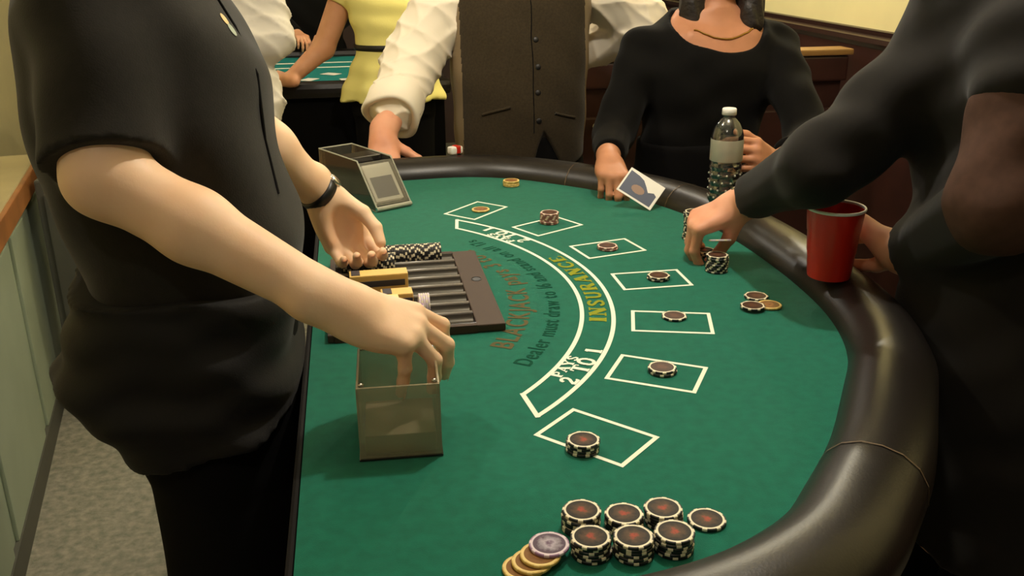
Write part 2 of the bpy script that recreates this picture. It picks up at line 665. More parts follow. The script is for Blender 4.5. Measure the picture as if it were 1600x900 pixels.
def hand(wrist, d, n, side, curl=None, spread=0.06, scale=1.0, thumb=None, wr=0.026, dips=None):
    """prims of a hand. d: wrist to knuckles; n: out of the back of the hand; side +1 right / -1 left.
    curl: per finger (index..little) three bend angles in degrees. thumb: (dir in (d,n,s) frame, bend)"""
    W = A3(wrist)
    d = nrm(d)
    n = A3(n) - (A3(n) @ d) * d
    n = nrm(n)
    s = np.cross(n, d) * side * 1.0      # towards the thumb for a right hand when n up, d forward: n x d = left
    S = scale
    curl = curl or [(30, 35, 20)] * 4
    pr = []
    off = [0.029, 0.0095, -0.0105, -0.028]
    base = [0.090, 0.094, 0.089, 0.080]
    lens = [(0.043, 0.026, 0.021), (0.048, 0.030, 0.022), (0.044, 0.027, 0.021), (0.035, 0.020, 0.019)]
    rad = [0.0096, 0.0098, 0.0092, 0.0082]
    tips = []
    for i in range(4):
        mcp = W + S * (d * base[i] + s * off[i] + n * 0.002)
        root = W + S * (d * 0.018 + s * off[i] * 0.55)
        pr.append(cap(root, mcp, 0.0150 * S, 0.0118 * S, k=0.012 * S))
        ang = 0.0
        dirf = nrm(d + s * spread * (1.2, 0.3, -0.5, -1.4)[i])
        p = mcp
        r = rad[i] * S
        for j in range(3):
            ang += math.radians(curl[i][j])
            v = dirf * math.cos(ang) - n * math.sin(ang)
            q = p + v * lens[i][j] * S
            pr.append(cap(p, q, r * (1.06 if j == 0 else 1.0), r * (0.93 if j < 2 else 0.84), k=0.004 * S))
            r *= 0.93
            p = q
        tips.append((p, v, nrm(n * math.cos(ang) + dirf * math.sin(ang))))
    # palm pad, thenar and heel
    R = np.stack([d, s, n], 1)
    pr.append(ell(W + S * (d * 0.052 + n * -0.004), (0.050 * S, 0.037 * S, 0.0155 * S), R, k=0.012 * S))
    pr.append(ell(W + S * (d * 0.040 - s * 0.020 - n * 0.011), (0.036 * S, 0.016 * S, 0.013 * S), R, k=0.012 * S))
    tdir, tb = thumb or ((0.75, -0.35, 0.55), 25)
    td = nrm(d * tdir[0] + n * tdir[1] + s * tdir[2])
    b0 = W + S * (d * 0.016 + s * 0.020 - n * 0.008)
    b1 = b0 + td * 0.044 * S
    pr.append(cap(b0, b1, 0.0165 * S, 0.0125 * S, k=0.014 * S))
    axis = nrm(np.cross(td, d * 1.0 - n * 0.6 - s * 0.3))
    def rot(v, ax, a):
        return v * math.cos(a) + np.cross(ax, v) * math.sin(a) + ax * (ax @ v) * (1 - math.cos(a))
    t1 = rot(td, axis, math.radians(tb))
    b2 = b1 + t1 * 0.034 * S
    pr.append(cap(b1, b2, 0.0118 * S, 0.0106 * S, k=0.005 * S))
    t2 = rot(t1, axis, math.radians(tb))
    b3 = b2 + t2 * 0.027 * S
    pr.append(cap(b2, b3, 0.0108 * S, 0.0088 * S, k=0.004 * S))
    tips.append((b3, t2, nrm(np.cross(t2, np.cross(n + s * 0.6, t2)))))
    pr.append(cap(W - d * 0.03 * S, W + d * 0.02 * S, wr * S, wr * 0.98 * S, k=0.018 * S))
    return pr, tips


def nails(tips, parent, scale=1.0, which=(0, 1, 2, 3, 4)):
    for i in which:
        p, v, n = tips[i]
        n = nrm(n - (n @ v) * v)
        s = np.cross(v, n)
        r = 0.0078 * scale
        vs, fs = [], []
        c = p + v * 0.001 * scale + n * (r * 0.93)
        for a in range(7):
            for b in range(5):
                u = (a / 6 - 0.35) * 0.0105 * scale
                t = (b / 4 - 0.5) * 2
                wdt = 0.0052 * scale * (1 - 0.35 * max(0, (a / 6 - 0.6)) ** 1)
                vs.append(c + v * u + s * t * wdt - n * (t * t * 0.0022 * scale + 0.0011 * max(0, a / 6 - 0.5) * scale))
        for a in range(6):
            for b in range(4):
                q = a * 5 + b
                fs.append((q, q + 1, q + 6, q + 5))
        link('fingernail', mesh('fingernail', vs, fs), 'nail', parent, True)


def head(c, yaw, S=1.0):
    """prims of a head; c is the centre of the skull, yaw the heading of the face"""
    c = A3(c)
    f = A3((math.cos(yaw), math.sin(yaw), 0))
    l = A3((-math.sin(yaw), math.cos(yaw), 0))
    z = A3((0, 0, 1))
    R = np.stack([f, l, z], 1)
    P = lambda a, b, e: c + S * (f * a + l * b + z * e)
    pr = [ell(P(-0.012, 0, 0.025), (0.098 * S, 0.077 * S, 0.095 * S), R, k=0.02),
          ell(P(0.026, 0, -0.045), (0.062 * S, 0.058 * S, 0.075 * S), R, k=0.03),
          ell(P(0.066, 0, -0.098), (0.022 * S, 0.026 * S, 0.018 * S), R, k=0.03),
          cap(P(0.088, 0, 0.012), P(0.108, 0, -0.030), 0.008 * S, 0.012 * S, k=0.012),
          ell(P(0.098, 0.014, -0.034), (0.010 * S, 0.008 * S, 0.007 * S), R, k=0.006),
          ell(P(0.098, -0.014, -0.034), (0.010 * S, 0.008 * S, 0.007 * S), R, k=0.006),
          cap(P(0.079, 0.018, -0.062), P(0.079, -0.018, -0.062), 0.008 * S, k=0.008),
          cap(P(0.077, 0.014, -0.074), P(0.077, -0.014, -0.074), 0.009 * S, k=0.008),
          cap(P(0.080, 0.045, 0.022), P(0.084, 0.014, 0.022), 0.009 * S, k=0.012),
          cap(P(0.080, -0.045, 0.022), P(0.084, -0.014, 0.022), 0.009 * S, k=0.012)]
    for q in (1, -1):
        pr.append(ell(P(0.082, 0.032 * q, 0.0), (0.012 * S, 0.017 * S, 0.011 * S), R, k=0.006, mode='sub'))
        pr.append(ell(P(-0.006, 0.078 * q, -0.015), (0.016 * S, 0.008 * S, 0.030 * S), R, k=0.008))
    return pr, P, R


def face_parts(P, R, S, parent):
    for q in (1, -1):
        e = MB()
        c = P(0.0745, 0.032 * q, 0.0)
        bm = bmesh.new()
        bmesh.ops.create_uvsphere(bm, u_segments=12, v_segments=8, radius=0.0125 * S)
        bm.verts.index_update()
        e.add([tuple(v.co + Vector(c)) for v in bm.verts], [tuple(v.index for v in f.verts) for f in bm.faces])
        bm.free()
        o = e.build('eye', 'eye', parent, True)
        e = MB()
        c2 = P(0.0835, 0.032 * q, 0.0)
        bm = bmesh.new()
        bmesh.ops.create_uvsphere(bm, u_segments=10, v_segments=6, radius=0.0052 * S)
        bm.verts.index_update()
        e.add([tuple(v.co + Vector(c2)) for v in bm.verts], [tuple(v.index for v in f.verts) for f in bm.faces])
        bm.free()
        e.build('iris', 'iris', o, True)


def hair_short(P, R, S, parent, m='hair'):
    pr = [ell(P(-0.022, 0, 0.038), (0.100 * S, 0.085 * S, 0.094 * S), R, k=0.01),
          ell(P(0.060, 0, -0.035), (0.075 * S, 0.070 * S, 0.092 * S), R, k=0.02, mode='sub'),
          ell(P(0.02, 0, -0.12), (0.09 * S, 0.1 * S, 0.075 * S), R, k=0.02, mode='sub')]
    V, F = grow([(pr, 0.006)])
    link('hair', npmesh('hair', V, F), m, parent)


def hair_long(P, R, S, parent, m='hair', drop=0.2):
    pr = [ell(P(-0.018, 0, 0.035), (0.108 * S, 0.092 * S, 0.098 * S), R, k=0.01)]
    for q in (1, -1):
        pr.append(cap(P(-0.02, 0.070 * q, 0.03), P(0.01, 0.082 * q, -drop), 0.040 * S, 0.034 * S, k=0.03))
    pr.append(cap(P(-0.06, 0, 0.0), P(-0.075, 0, -drop), 0.075 * S, 0.06 * S, k=0.03))
    pr.append(ell(P(0.075, 0, -0.03), (0.075 * S, 0.060 * S, 0.090 * S), R, k=0.02, mode='sub'))
    V, F = grow([(pr, 0.006)], folds(0.003, (160, 160, 20, 0, 1)))
    link('hair', npmesh('hair', V, F), m, parent)


# ================================================================== THE ROOM
def slab(name, c, d, m, kind='structure', R=None, parent=None):
    o = MB().box(c, d, R).build(name, m, parent)
    if kind:
        o['kind'] = kind
    return o


slab('floor', (0.4, 2.6, -0.03), (5.6, 9.6, 0.06), 'carpet')
slab('ceiling', (0.4, 2.6, 2.63), (5.6, 9.6, 0.06), 'ceiling')
slab('wall_back', (0.4, 7.15, 1.3), (5.6, 0.1, 2.6), 'wall_dim')
wr = slab('wall_right', (1.93, 3.5, 1.3), (0.1, 7.2, 2.6), 'wall_yellow')
slab('wall_left', (-2.2, 2.6, 1.3), (0.1, 9.2, 2.6), 'wall_yellow')
# dark glossy chair rail and wainscot on the right-hand wall
wn = MB().box((1.865, 3.5, 0.55), (0.03, 7.2, 1.08)).build('trim_1', 'mahogany')
wn['kind'] = 'structure'
m_ = MB()
prof = [(0, 0), (-0.016, 0.004), (-0.034, 0.018), (-0.040, 0.034), (-0.032, 0.050), (-0.012, 0.058), (-0.010, 0.074), (0, 0.078)]
m_.sweep([((1.88, y, 1.065), (1, 0, 0), (0, 0, 1)) for y in (-0.1, 7.1)], prof)
tr = m_.build('trim_2', 'mahogany_dark', auto=True)
tr['kind'] = 'structure'
# side bracket: plinth
pl_ = MB().box((1.84, 3.5, 0.07), (0.02, 7.2, 0.14)).build('baseboard_right', 'mahogany_dark')
pl_['kind'] = 'structure'

# timber booth back with a paler ledge, behind the woman in black
bp = empty('booth_back', (1.25, 3.30, 0))
tag(bp, 'reddish brown wooden booth back with pale ledge behind the woman in black', 'booth')
MB().box((0, 0, 0.49), (1.08, 0.05, 0.98), ch=0.004).build('panel', 'mahogany', bp)
MB().box((0, -0.012, 1.065), (1.12, 0.10, 0.022), ch=0.006).build('ledge', 'ledge', bp)
MB().box((0, -0.035, 1.005), (1.10, 0.03, 0.09), ch=0.008).build('moulding', 'mahogany', bp)
for k in range(3):
    MB().box((-0.36 + 0.36 * k, -0.034, 0.50), (0.30, 0.02, 0.72), ch=0.008).build('raised_panel', 'mahogany', bp)
kn = MB().lathe([(0.004, 0), (0.006, 0.01), (0.013, 0.014), (0.015, 0.022), (0.010, 0.030), (0.002, 0.032)], n=14)
kno = kn.build('knob', 'cream', bp, True, (-0.40, -0.045, 0.83))
kno.rotation_euler = (PI / 2, 0, 0)

# bar counter at the left
ct = empty('bar_counter', (-1.262, 3.1, 0))
tag(ct, 'grey green panelled bar counter with orange wooden top at far left', 'counter')
ct.rotation_euler = (0, 0, math.radians(9.2))
MB().box((0, -0.75, 0.375), (0.42, 1.9, 0.75), ch=0.004).build('carcass', 'counter_front', ct)
MB().box((0.01, -0.75, 0.772), (0.45, 1.94, 0.044), ch=0.008).build('countertop', 'counter_laminate', ct)
MB().box((0.236, -0.75, 0.756), (0.022, 1.94, 0.066), ch=0.004).build('top_moulding', 'counter_top', ct)
for k in range(3):
    MB().box((0.214, -1.37 + 0.62 * k, 0.38), (0.012, 0.55, 0.60), ch=0.004).build('panel', 'counter_front', ct)
MB().box((0.215, -0.75, 0.04), (0.016, 1.9, 0.08)).build('kickboard', 'grey_panel', ct)
# things on the counter
def on_counter(x, y):
    a = math.radians(9.2)
    return (-1.262 + x * math.cos(a) - y * math.sin(a), 3.1 + x * math.sin(a) + y * math.cos(a), 0.7945)


g = MB().lathe([(0.02, 0), (0.034, 0.004), (0.036, 0.02), (0.034, 0.12), (0.022, 0.16), (0.013, 0.18), (0.013, 0.23), (0.016, 0.235), (0.016, 0.25)], n=20)
o = g.build('amber_bottle', 'orange_cloth', None, True, on_counter(0.10, -0.62))
tag(o, 'amber bottle standing on the wooden bar counter at far left', 'bottle')
bx = empty('pale_box', on_counter(0.08, -0.40), 0.3)
tag(bx, 'pale cream cardboard box on the far end of the bar counter', 'box')
MB().box((0, 0, 0.06), (0.16, 0.13, 0.12), ch=0.004).build('box_body', 'cream', bx)
MB().box((0, 0, 0.126), (0.168, 0.138, 0.012), ch=0.003).build('lid', 'gold', bx)
pt = MB().lathe([(0.001, 0), (0.06, 0.001), (0.10, 0.012), (0.105, 0.018), (0.10, 0.016), (0.055, 0.006), (0.001, 0.005)], n=28, closed=False)
o = pt.build('plate', 'cream', None, True, on_counter(0.05, -1.0))
tag(o, 'cream round plate lying on the near part of the bar counter', 'plate')
# upright grey panel where the counter ends
cb = empty('grey_cabinet', (-0.845, 3.0, 0))
tag(cb, 'low grey cabinet standing on the carpet beyond the dealer', 'cabinet')
MB().box((0, 0.12, 0.39), (0.27, 0.24, 0.78), ch=0.006).build('carcass', 'grey_panel', cb)
MB().box((0.0, -0.008, 0.40), (0.22, 0.016, 0.68), ch=0.004).build('door', 'grey_panel', cb)
MB().box((0.09, -0.022, 0.60), (0.012, 0.014, 0.12), ch=0.004).build('handle', 'metal', cb)

# ================================================================== THE BLACKJACK TABLE
CY = 1.473                       # middle of the layout
inner = [(-0.075, 0.672), (0.04, 0.672), (0.15, 0.675), (0.23, 0.682), (0.30, 0.700), (0.36, 0.728), (0.405, 0.760), (0.455, 0.815),
         (0.527, 0.900), (0.617, 1.036), (0.664, 1.112), (0.698, 1.205), (0.719, 1.31), (0.728, 1.45), (0.726, 1.60), (0.713, 1.74),
         (0.688, 1.86), (0.635, 1.985), (0.562, 2.085), (0.475, 2.172), (0.385, 2.245), (0.29, 2.286), (0.20, 2.292), (0.10, 2.285), (-0.075, 2.280)]


def catmull(P, n=6):
    out = []
    P = [np.array(p, float) for p in P]
    for i in range(len(P) - 1):
        p0 = P[max(i - 1, 0)]
        p1, p2 = P[i], P[i + 1]
        p3 = P[min(i + 2, len(P) - 1)]
        for k in range(n):
            t = k / n
            out.append(0.5 * ((2 * p1) + (p2 - p0) * t + (2 * p0 - 5 * p1 + 4 * p2 - p3) * t * t + (-p0 + 3 * p1 - 3 * p2 + p3) * t ** 3))
    out.append(P[-1])
    return out


rail_c = catmull(inner)
for _ in range(3):
    q = [rail_c[0]] + [(rail_c[i - 1] + 2 * rail_c[i] + rail_c[i + 1]) / 4 for i in range(1, len(rail_c) - 1)] + [rail_c[-1]]
    rail_c = q
rn = []
for i in range(len(rail_c)):
    t = rail_c[min(i + 1, len(rail_c) - 1)] - rail_c[max(i - 1, 0)]
    t = t / np.linalg.norm(t)
    rn.append(np.array([t[1], -t[0]]))
table = empty('blackjack_table', (0.3, CY, 0))
tag(table, 'half round blackjack table with printed green felt and padded black armrest', 'table')


def tp(o):       # keep world coordinates under the table's empty
    o.parent = table
    o.matrix_parent_inverse = Matrix.Translation((-0.3, -CY, 0))
    return o


pts = [tuple(p + n * 0.01) for p, n in zip(rail_c, rn)]
pts = [(-0.085, pts[0][1])] + pts[1:-1] + [(-0.085, pts[-1][1])]
N = len(pts)
vs = [(x, y, T) for x, y in pts] + [(x, y, T - 0.03) for x, y in pts]
fs = [tuple(range(N)), tuple(range(2 * N - 1, N - 1, -1))] + [(i, i + N, (i + 1) % N + N, (i + 1) % N) for i in range(N)]
felt = tp(link('felt_top', mesh('felt_top', vs, fs), 'felt'))
# dealer's edge trim
tp(MB().box((-0.090, CY, T - 0.020), (0.008, 1.64, 0.04), ch=0.004).build('edge_trim', 'black_wood'))
# armrest
prof = [(0.000, -0.012), (0.003, 0.006), (0.010, 0.020), (0.024, 0.034), (0.044, 0.042), (0.066, 0.043), (0.088, 0.038), (0.106, 0.026),
        (0.117, 0.008), (0.120, -0.014), (0.112, -0.036), (0.094, -0.050), (0.000, -0.050)]
path = [((p[0], p[1], T), (n[0], n[1], 0), (0, 0, 1)) for p, n in zip(rail_c, rn)]
rail = MB().sweep(path, prof).build('armrest', 'vinyl', auto=True)
rail.data.polygons.foreach_set('use_smooth', [True] * len(rail.data.polygons))
tp(rail)


def rail_seam(i):
    p, n = rail_c[i], rn[i]
    tdir = np.array([-n[1], n[0]])
    pr2 = [(0.060 + (a - 0.060) * 1.012, b * 1.015 + 0.0006) for a, b in prof[:-1]]
    vs, fs = [], []
    for sgn in (-1, 1):
        for a, b in pr2:
            q = p + n * a + tdir * 0.0012 * sgn
            vs.append((q[0], q[1], T + b))
    k = len(pr2)
    for j in range(k - 1):
        fs.append((j, j + 1, j + 1 + k, j + k))
    tp(link('seam', mesh('seam', vs, fs), 'seam'))


def nearest_i(x, y):
    return min(range(len(rail_c)), key=lambda i: (rail_c[i][0] - x) ** 2 + (rail_c[i][1] - y) ** 2)


for q in ((0.485, 0.85), (0.49, 2.16), (0.66, 1.93)):
    rail_seam(nearest_i(*q))
# skirt, pedestal
sk = [tuple(p + n * 0.03) for p, n in zip(rail_c, rn)]
sk = [(-0.07, sk[0][1])] + sk + [(-0.07, sk[-1][1])]
N = len(sk)
vs = [(x, y, T - 0.031) for x, y in sk] + [(x * 0.97, (y - CY) * 0.97 + CY, T - 0.17) for x, y in sk]
fs = [(i, i + N, (i + 1) % N + N, (i + 1) % N) for i in range(N)] + [tuple(range(N, 2 * N))]
tp(link('apron', mesh('apron', vs, fs), 'black_wood'))
for y in (1.0, 1.95):
    tp(MB().box((0.28, y, 0.39), (0.34, 0.07, 0.68), ch=0.01).build('leg', 'black_wood'))
    tp(MB().box((0.28, y, 0.025), (0.62, 0.09, 0.05), ch=0.01).build('foot', 'black_wood'))

# ---- print on the felt
ZP = T + 0.0006


def ring_frame(name, quad, wd, m):
    c = np.mean(quad, 0)
    out, inn = [], []
    for i in range(4):
        a, b, d = quad[i - 1], quad[i], quad[(i + 1) % 4]
        e1 = (a - b) / np.linalg.norm(a - b)
        e2 = (d - b) / np.linalg.norm(d - b)
        out.append(b - (e1 + e2) * wd / 2)
        inn.append(b + (e1 + e2) * wd / 2)
    vs = [(x, y, ZP) for x, y in out] + [(x, y, ZP) for x, y in inn]
    fs = [(i, (i + 1) % 4, (i + 1) % 4 + 4, i + 4) for i in range(4)]
    return tp(link(name, mesh(name, vs, fs), m))


boxes = [(0.251, 1.980, 45.9), (0.381, 1.832, 29.5), (0.464, 1.663, 13.1), (0.493, 1.478, 0.1), (0.465, 1.286, -16.0), (0.386, 1.115, -31.4), (0.261, 0.961, -46.8)]
for (x, y, a) in boxes:
    a = math.radians(a)
    u = np.array([math.cos(a), math.sin(a)]) * 0.0595
    v = np.array([-math.sin(a), math.cos(a)]) * 0.0400
    c = np.array([x, y])
    ring_frame('betting_box', [c - u - v, c + u - v, c + u + v, c - u + v], 0.0058, 'print_white')

AC = np.array([-0.197, 1.468])


def on_arc(r, th):
    return (AC[0] + r * math.cos(th), AC[1] + r * math.sin(th), ZP)


def arc_band(name, r, a0, a1, wd, m, n=72):
    vs, fs = [], []
    for i in range(n + 1):
        th = a0 + (a1 - a0) * i / n
        vs += [on_arc(r - wd / 2, th), on_arc(r + wd / 2, th)]
    for i in range(n):
        fs.append((2 * i, 2 * i + 1, 2 * i + 3, 2 * i + 2))
    return tp(link(name, mesh(name, vs, fs), m))


ao, ai = math.radians(48.4), math.radians(44.2)
arc_band('insurance_line', 0.597, -ao, ao, 0.0068, 'print_white')
arc_band('insurance_line', 0.5475, -ai, ai, 0.0068, 'print_white')
for sgn in (-1, 1):
    p0, p1 = np.array(on_arc(0.600, sgn * ao)), np.array(on_arc(0.5445, sgn * ai))
    t = (p1 - p0) / np.linalg.norm(p1 - p0)
    nn = np.array([-t[1], t[0], 0]) * 0.0034
    nn[2] = 0
    p0[2] = p1[2] = ZP + 0.0002
    q = [p0 + nn, p1 + nn, p1 - nn, p0 - nn]
    if sgn > 0:
        q = q[::-1]
    tp(link('insurance_line', mesh('insurance_line', q, [(0, 1, 2, 3)]), 'print_white'))

# slab-serif capitals drawn as strokes (x right, y up, cap height 1)
GL = {
    'I': (0.46, [([(0.23, 0), (0.23, 1)], .21), ([(0.04, .035), (0.42, .035)], .07), ([(0.04, .965), (0.42, .965)], .07)]),
    '1': (0.50, [([(0.25, 0), (0.25, 1)], .20), ([(0.04, .035), (0.46, .035)], .07), ([(0.08, .80), (0.25, .97)], .10)]),
    'N': (0.92, [([(0.18, 0), (0.18, 1)], .08), ([(0.18, 1), (0.74, 0)], .21), ([(0.74, 0), (0.74, 1)], .08), ([(0.02, .035), (0.34, .035)], .07),
                 ([(0.02, .965), (0.22, .965)], .07), ([(0.58, .965), (0.9, .965)], .07)]),
    'S': (0.66, [([(.56, .74), (.50, .90), (.34, .96), (.16, .90), (.11, .74), (.22, .60), (.42, .46), (.54, .30), (.50, .11), (.32, .04), (.14, .09), (.08, .27)], .13)]),
    'U': (0.90, [([(0.2, 1), (0.2, .32), (.27, .12), (.45, .04), (.62, .12), (.70, .32), (.70, 1)], .13), ([(0.03, .965), (0.37, .965)], .07), ([(0.56, .965), (0.87, .965)], .07)]),
    'R': (0.84, [([(0.2, 0), (0.2, 1)], .19), ([(.2, .96), (.48, .96), (.62, .86), (.62, .66), (.48, .53), (.2, .52)], .10), ([(.42, .52), (.72, .02)], .18),
                 ([(0.03, .035), (0.38, .035)], .07), ([(0.03, .965), (0.3, .965)], .07), ([(.62, .035), (.84, .035)], .07)]),
    'P': (0.74, [([(0.2, 0), (0.2, 1)], .19), ([(.2, .96), (.50, .96), (.64, .84), (.64, .62), (.50, .48), (.2, .47)], .11),
                 ([(0.03, .035), (0.40, .035)], .07), ([(0.03, .965), (0.3, .965)], .07)]),
    'A': (0.86, [([(.12, 0), (.42, 1)], .08), ([(.42, 1), (.72, 0)], .20), ([(.22, .32), (.62, .32)], .07), ([(0.0, .035), (.26, .035)], .07), ([(.56, .035), (.87, .035)], .07)]),
    'C': (0.80, [([(.70, .70), (.62, .90), (.42, .97), (.22, .86), (.14, .62), (.14, .38), (.22, .14), (.42, .03), (.62, .10), (.72, .28)], .13)]),
    'E': (0.74, [([(0.2, 0), (0.2, 1)], .19), ([(.05, .035), (.66, .035)], .08), ([(.05, .965), (.64, .965)], .08), ([(.2, .5), (.5, .5)], .07),
                 ([(.64, .0), (.68, .24)], .07), ([(.62, 1), (.66, .78)], .07)]),
    'Y': (0.84, [([(.12, 1), (.42, .46)], .18), ([(.72, 1), (.42, .46)], .08), ([(.42, .5), (.42, 0)], .18), ([(.24, .035), (.60, .035)], .07),
                 ([(0, .965), (.28, .965)], .07), ([(.58, .965), (.85, .965)], .07)]),
    'T': (0.80, [([(.40, 0), (.40, 1)], .19), ([(.06, .955), (.74, .955)], .09), ([(.06, .98), (.04, .74)], .07), ([(.74, .98), (.76, .74)], .07), ([(.22, .035), (.58, .035)], .07)]),
    'O': (0.88, [([(.44 + .32 * math.cos(q * PI / 9), .5 + .46 * math.sin(q * PI / 9)) for q in range(19)], .15)]),
    '2': (0.70, [([(.12, .70), (.16, .88), (.32, .96), (.50, .90), (.56, .72), (.48, .52), (.30, .34), (.10, .10)], .13), ([(.08, .07), (.62, .07)], .14), ([(.60, .0), (.63, .24)], .08)]),
}


def arc_word(name, txt, r_mid, h, th0, th1, m):
    """txt set along the arc from th0 to th1, tops towards the dealer"""
    ws = [GL[c][0] if c != ' ' else 0.55 for c in txt]
    tot = sum(ws) + 0.10 * (len(txt) - 1)
    vs, fs = [], []
    x = 0.0
    span = th1 - th0
    for c, wd in zip(txt, ws):
        if c != ' ':
            for pl, sw in GL[c][1]:
                for i in range(len(pl) - 1):
                    a, b = np.array(pl[i]), np.array(pl[i + 1])
                    t = (b - a) / np.linalg.norm(b - a)
                    e = t * (sw * 0.3 if 0 < i < len(pl) - 2 else 0)
                    q = np.array([-t[1], t[0]]) * sw * 0.72
                    quad = [a - e - q, b + e - q, b + e + q, a - e + q]
                    n = len(vs)
                    for u in quad:
                        th = th0 + span * (x + u[0]) / tot
                        px_, py_, pz_ = on_arc(r_mid - (u[1] - 0.5) * h, th)
                        vs.append((px_, py_, pz_ + 2.5e-5 * (len(fs) % 24)))     # strokes lie one over another like ink
                    fs.append((n + 3, n + 2, n + 1, n))
        x += wd + 0.10
    o = link(name, mesh(name, vs, fs), m)
    # all faces look up
    return tp(o)


D2 = math.radians
arc_word('pays_print', 'PAYS', 0.5590, 0.0150, D2(-37.4), D2(-30.0), 'print_white')
arc_word('pays_print', '2 TO 1', 0.5803, 0.0245, D2(-38.6), D2(-26.6), 'print_white')
arc_word('pays_print', 'PAYS', 0.5590, 0.0150, D2(29.0), D2(36.4), 'print_white')
arc_word('pays_print', '2 TO 1', 0.5803, 0.0245, D2(27.4), D2(39.4), 'print_white')
arc_word('insurance_print', 'INSURANCE', 0.5725, 0.0265, D2(-16.2), D2(16.6), 'print_yellow')

# the two fainter arcs of lettering, set with the built-in typeface
def font_chars(txt, bold=0.0):
    made = {}
    for c in sorted(set(txt) - {' '}):
        cu = bpy.data.curves.new('letter', 'FONT')
        cu.body = c
        cu.offset = bold
        ob = bpy.data.objects.new('letter', cu)
        COL.objects.link(ob)
        made[c] = ob
    dg = bpy.context.evaluated_depsgraph_get()
    dg.update()
    res = {}
    for c, ob in made.items():
        me = ob.evaluated_get(dg).to_mesh()
        res[c] = ([tuple(v.co[:2]) for v in me.vertices], [tuple(p.vertices) for p in me.polygons], max([v.co.x for v in me.vertices] + [0.2]))
        ob.evaluated_get(dg).to_mesh_clear()
    for ob in made.values():
        cu = ob.data
        bpy.data.objects.remove(ob)
        bpy.data.curves.remove(cu)
    return res


def arc_text(name, txt, r_base, h, th0, th1, m, bold):
    G = font_chars(txt, bold)
    adv = [(G[c][2] + 0.09) if c != ' ' else 0.32 for c in txt]
    tot = sum(adv)
    vs, fs = [], []
    x = 0
    for c, a in zip(txt, adv):
        if c != ' ':
            n = len(vs)
            for (u, v) in G[c][0]:
                vs.append(on_arc(r_base - v / 0.72 * h, th0 + (th1 - th0) * (x + u) / tot))
            fs += [tuple(i + n for i in f) for f in G[c][1]]
        x += a
    return tp(link(name, mesh(name, vs, fs), m))


arc_text('rule_print', 'Dealer must draw to 16 and stand on all 17s', 0.512, 0.027, D2(-36), D2(36), 'print_dark', 0.012)
arc_text('rule_print', 'BLACKJACK pays 3 to 2', 0.464, 0.034, D2(-31), D2(31), 'print_red', 0.02)

# ================================================================== CHIP TRAY
tray = empty('chip_tray', (0.0675, 1.481, T + 0.0012))
tag(tray, 'dark brown plastic chip tray with ribbed grooves in front of the dealer', 'tray')
PH = 0.012                     # plate thickness
gx0, gx1 = -0.118, 0.095       # grooves run in x (local)
pitch, nG = 0.0430, 8
y0 = -pitch * nG / 2
prof = [(-0.1815, 0.0), (-0.1815, PH - 0.002), (-0.1795, PH)]
cz = 0.0008 + 0.0212
hw = math.sqrt(0.0212 ** 2 - (cz - PH) ** 2)
for gI in range(nG):
    yc = y0 + pitch * (gI + 0.5)
    a0 = math.acos(hw / 0.0212)
    for k in range(11):
        a = PI + a0 + (PI - 2 * a0) * k / 10
        prof.append((yc + 0.0212 * math.cos(a), cz + 0.0212 * math.sin(a)))
prof += [(0.1795, PH), (0.1815, PH - 0.002), (0.1815, 0.0)]
gm = MB()
vs = [(gx0, a, b) for a, b in prof] + [(gx1, a, b) for a, b in prof]
n = len(prof)
gm.add(vs, [(i, i + n, i + n + 1, i + 1) for i in range(n - 1)])
gm.build('grooves', 'groove', tray, auto=True)
# end lips closing the grooves, right border plate with slots, left lip
MB().box((0.117, 0, PH / 2), (0.044, 0.363, PH), ch=0.002).build('border_plate', 'tray', tray)
MB().box((-0.123, 0, PH / 2), (0.010, 0.363, PH), ch=0.002).build('end_lip', 'tray', tray)
for s_ in (-1, 1):
    MB().box((-0.011, s_ * 0.1775, PH / 2), (0.214, 0.010, PH + 0.0012), ch=0.001).build('side_lip', 'tray', tray)
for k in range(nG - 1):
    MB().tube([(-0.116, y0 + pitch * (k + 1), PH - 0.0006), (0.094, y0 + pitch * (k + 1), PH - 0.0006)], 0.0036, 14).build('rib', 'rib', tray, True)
sl = MB().lathe([(0.0001, PH + 0.0002), (0.009, PH + 0.0002), (0.010, PH + 0.0012), (0.0115, PH + 0.0004)], n=20, closed=False)
o = sl.build('lock_hole', 'chip_black', tray, False, (0.121, 0.022, 0))
o.scale = (0.8, 1.0, 1)

# ================================================================== POKER CHIPS
CR, CHh = 0.0197, 0.0033


def chip_mesh(name, seg=48, h=CHh):
    """three slots: 0 clay, 1 edge marks and ring, 2 printed disc when hidden"""
    bm = bmesh.new()
    rings = [(0.0150, 0.0), (0.0188, 0.0), (CR, 0.0006), (CR, h - 0.0006), (0.0190, h), (0.0180, h), (0.0160, h), (0.0158, h - 0.0002)]
    V = []
    for r, z in rings:
        V.append([bm.verts.new((r * math.cos(2 * PI * k / seg), r * math.sin(2 * PI * k / seg), z)) for k in range(seg)])
    mark = lambda k: (k % 6) in (0, 1)
    for i in range(len(rings) - 1):
        for k in range(seg):
            l = (k + 1) % seg
            f = bm.faces.new((V[i][k], V[i][l], V[i + 1][l], V[i + 1][k]))
            if i in (5, 6):
                f.material_index = 1
            elif 1 <= i <= 4 or i == 0:
                f.material_index = 1 if mark(k) else 0
            f.smooth = False
    f = bm.faces.new(V[-1])
    f.material_index = 0
    f = bm.faces.new(V[0][::-1])
    f.material_index = 0
    me = bpy.data.meshes.new(name)
    bm.to_mesh(me)
    bm.free()
    return me


_chip = {}


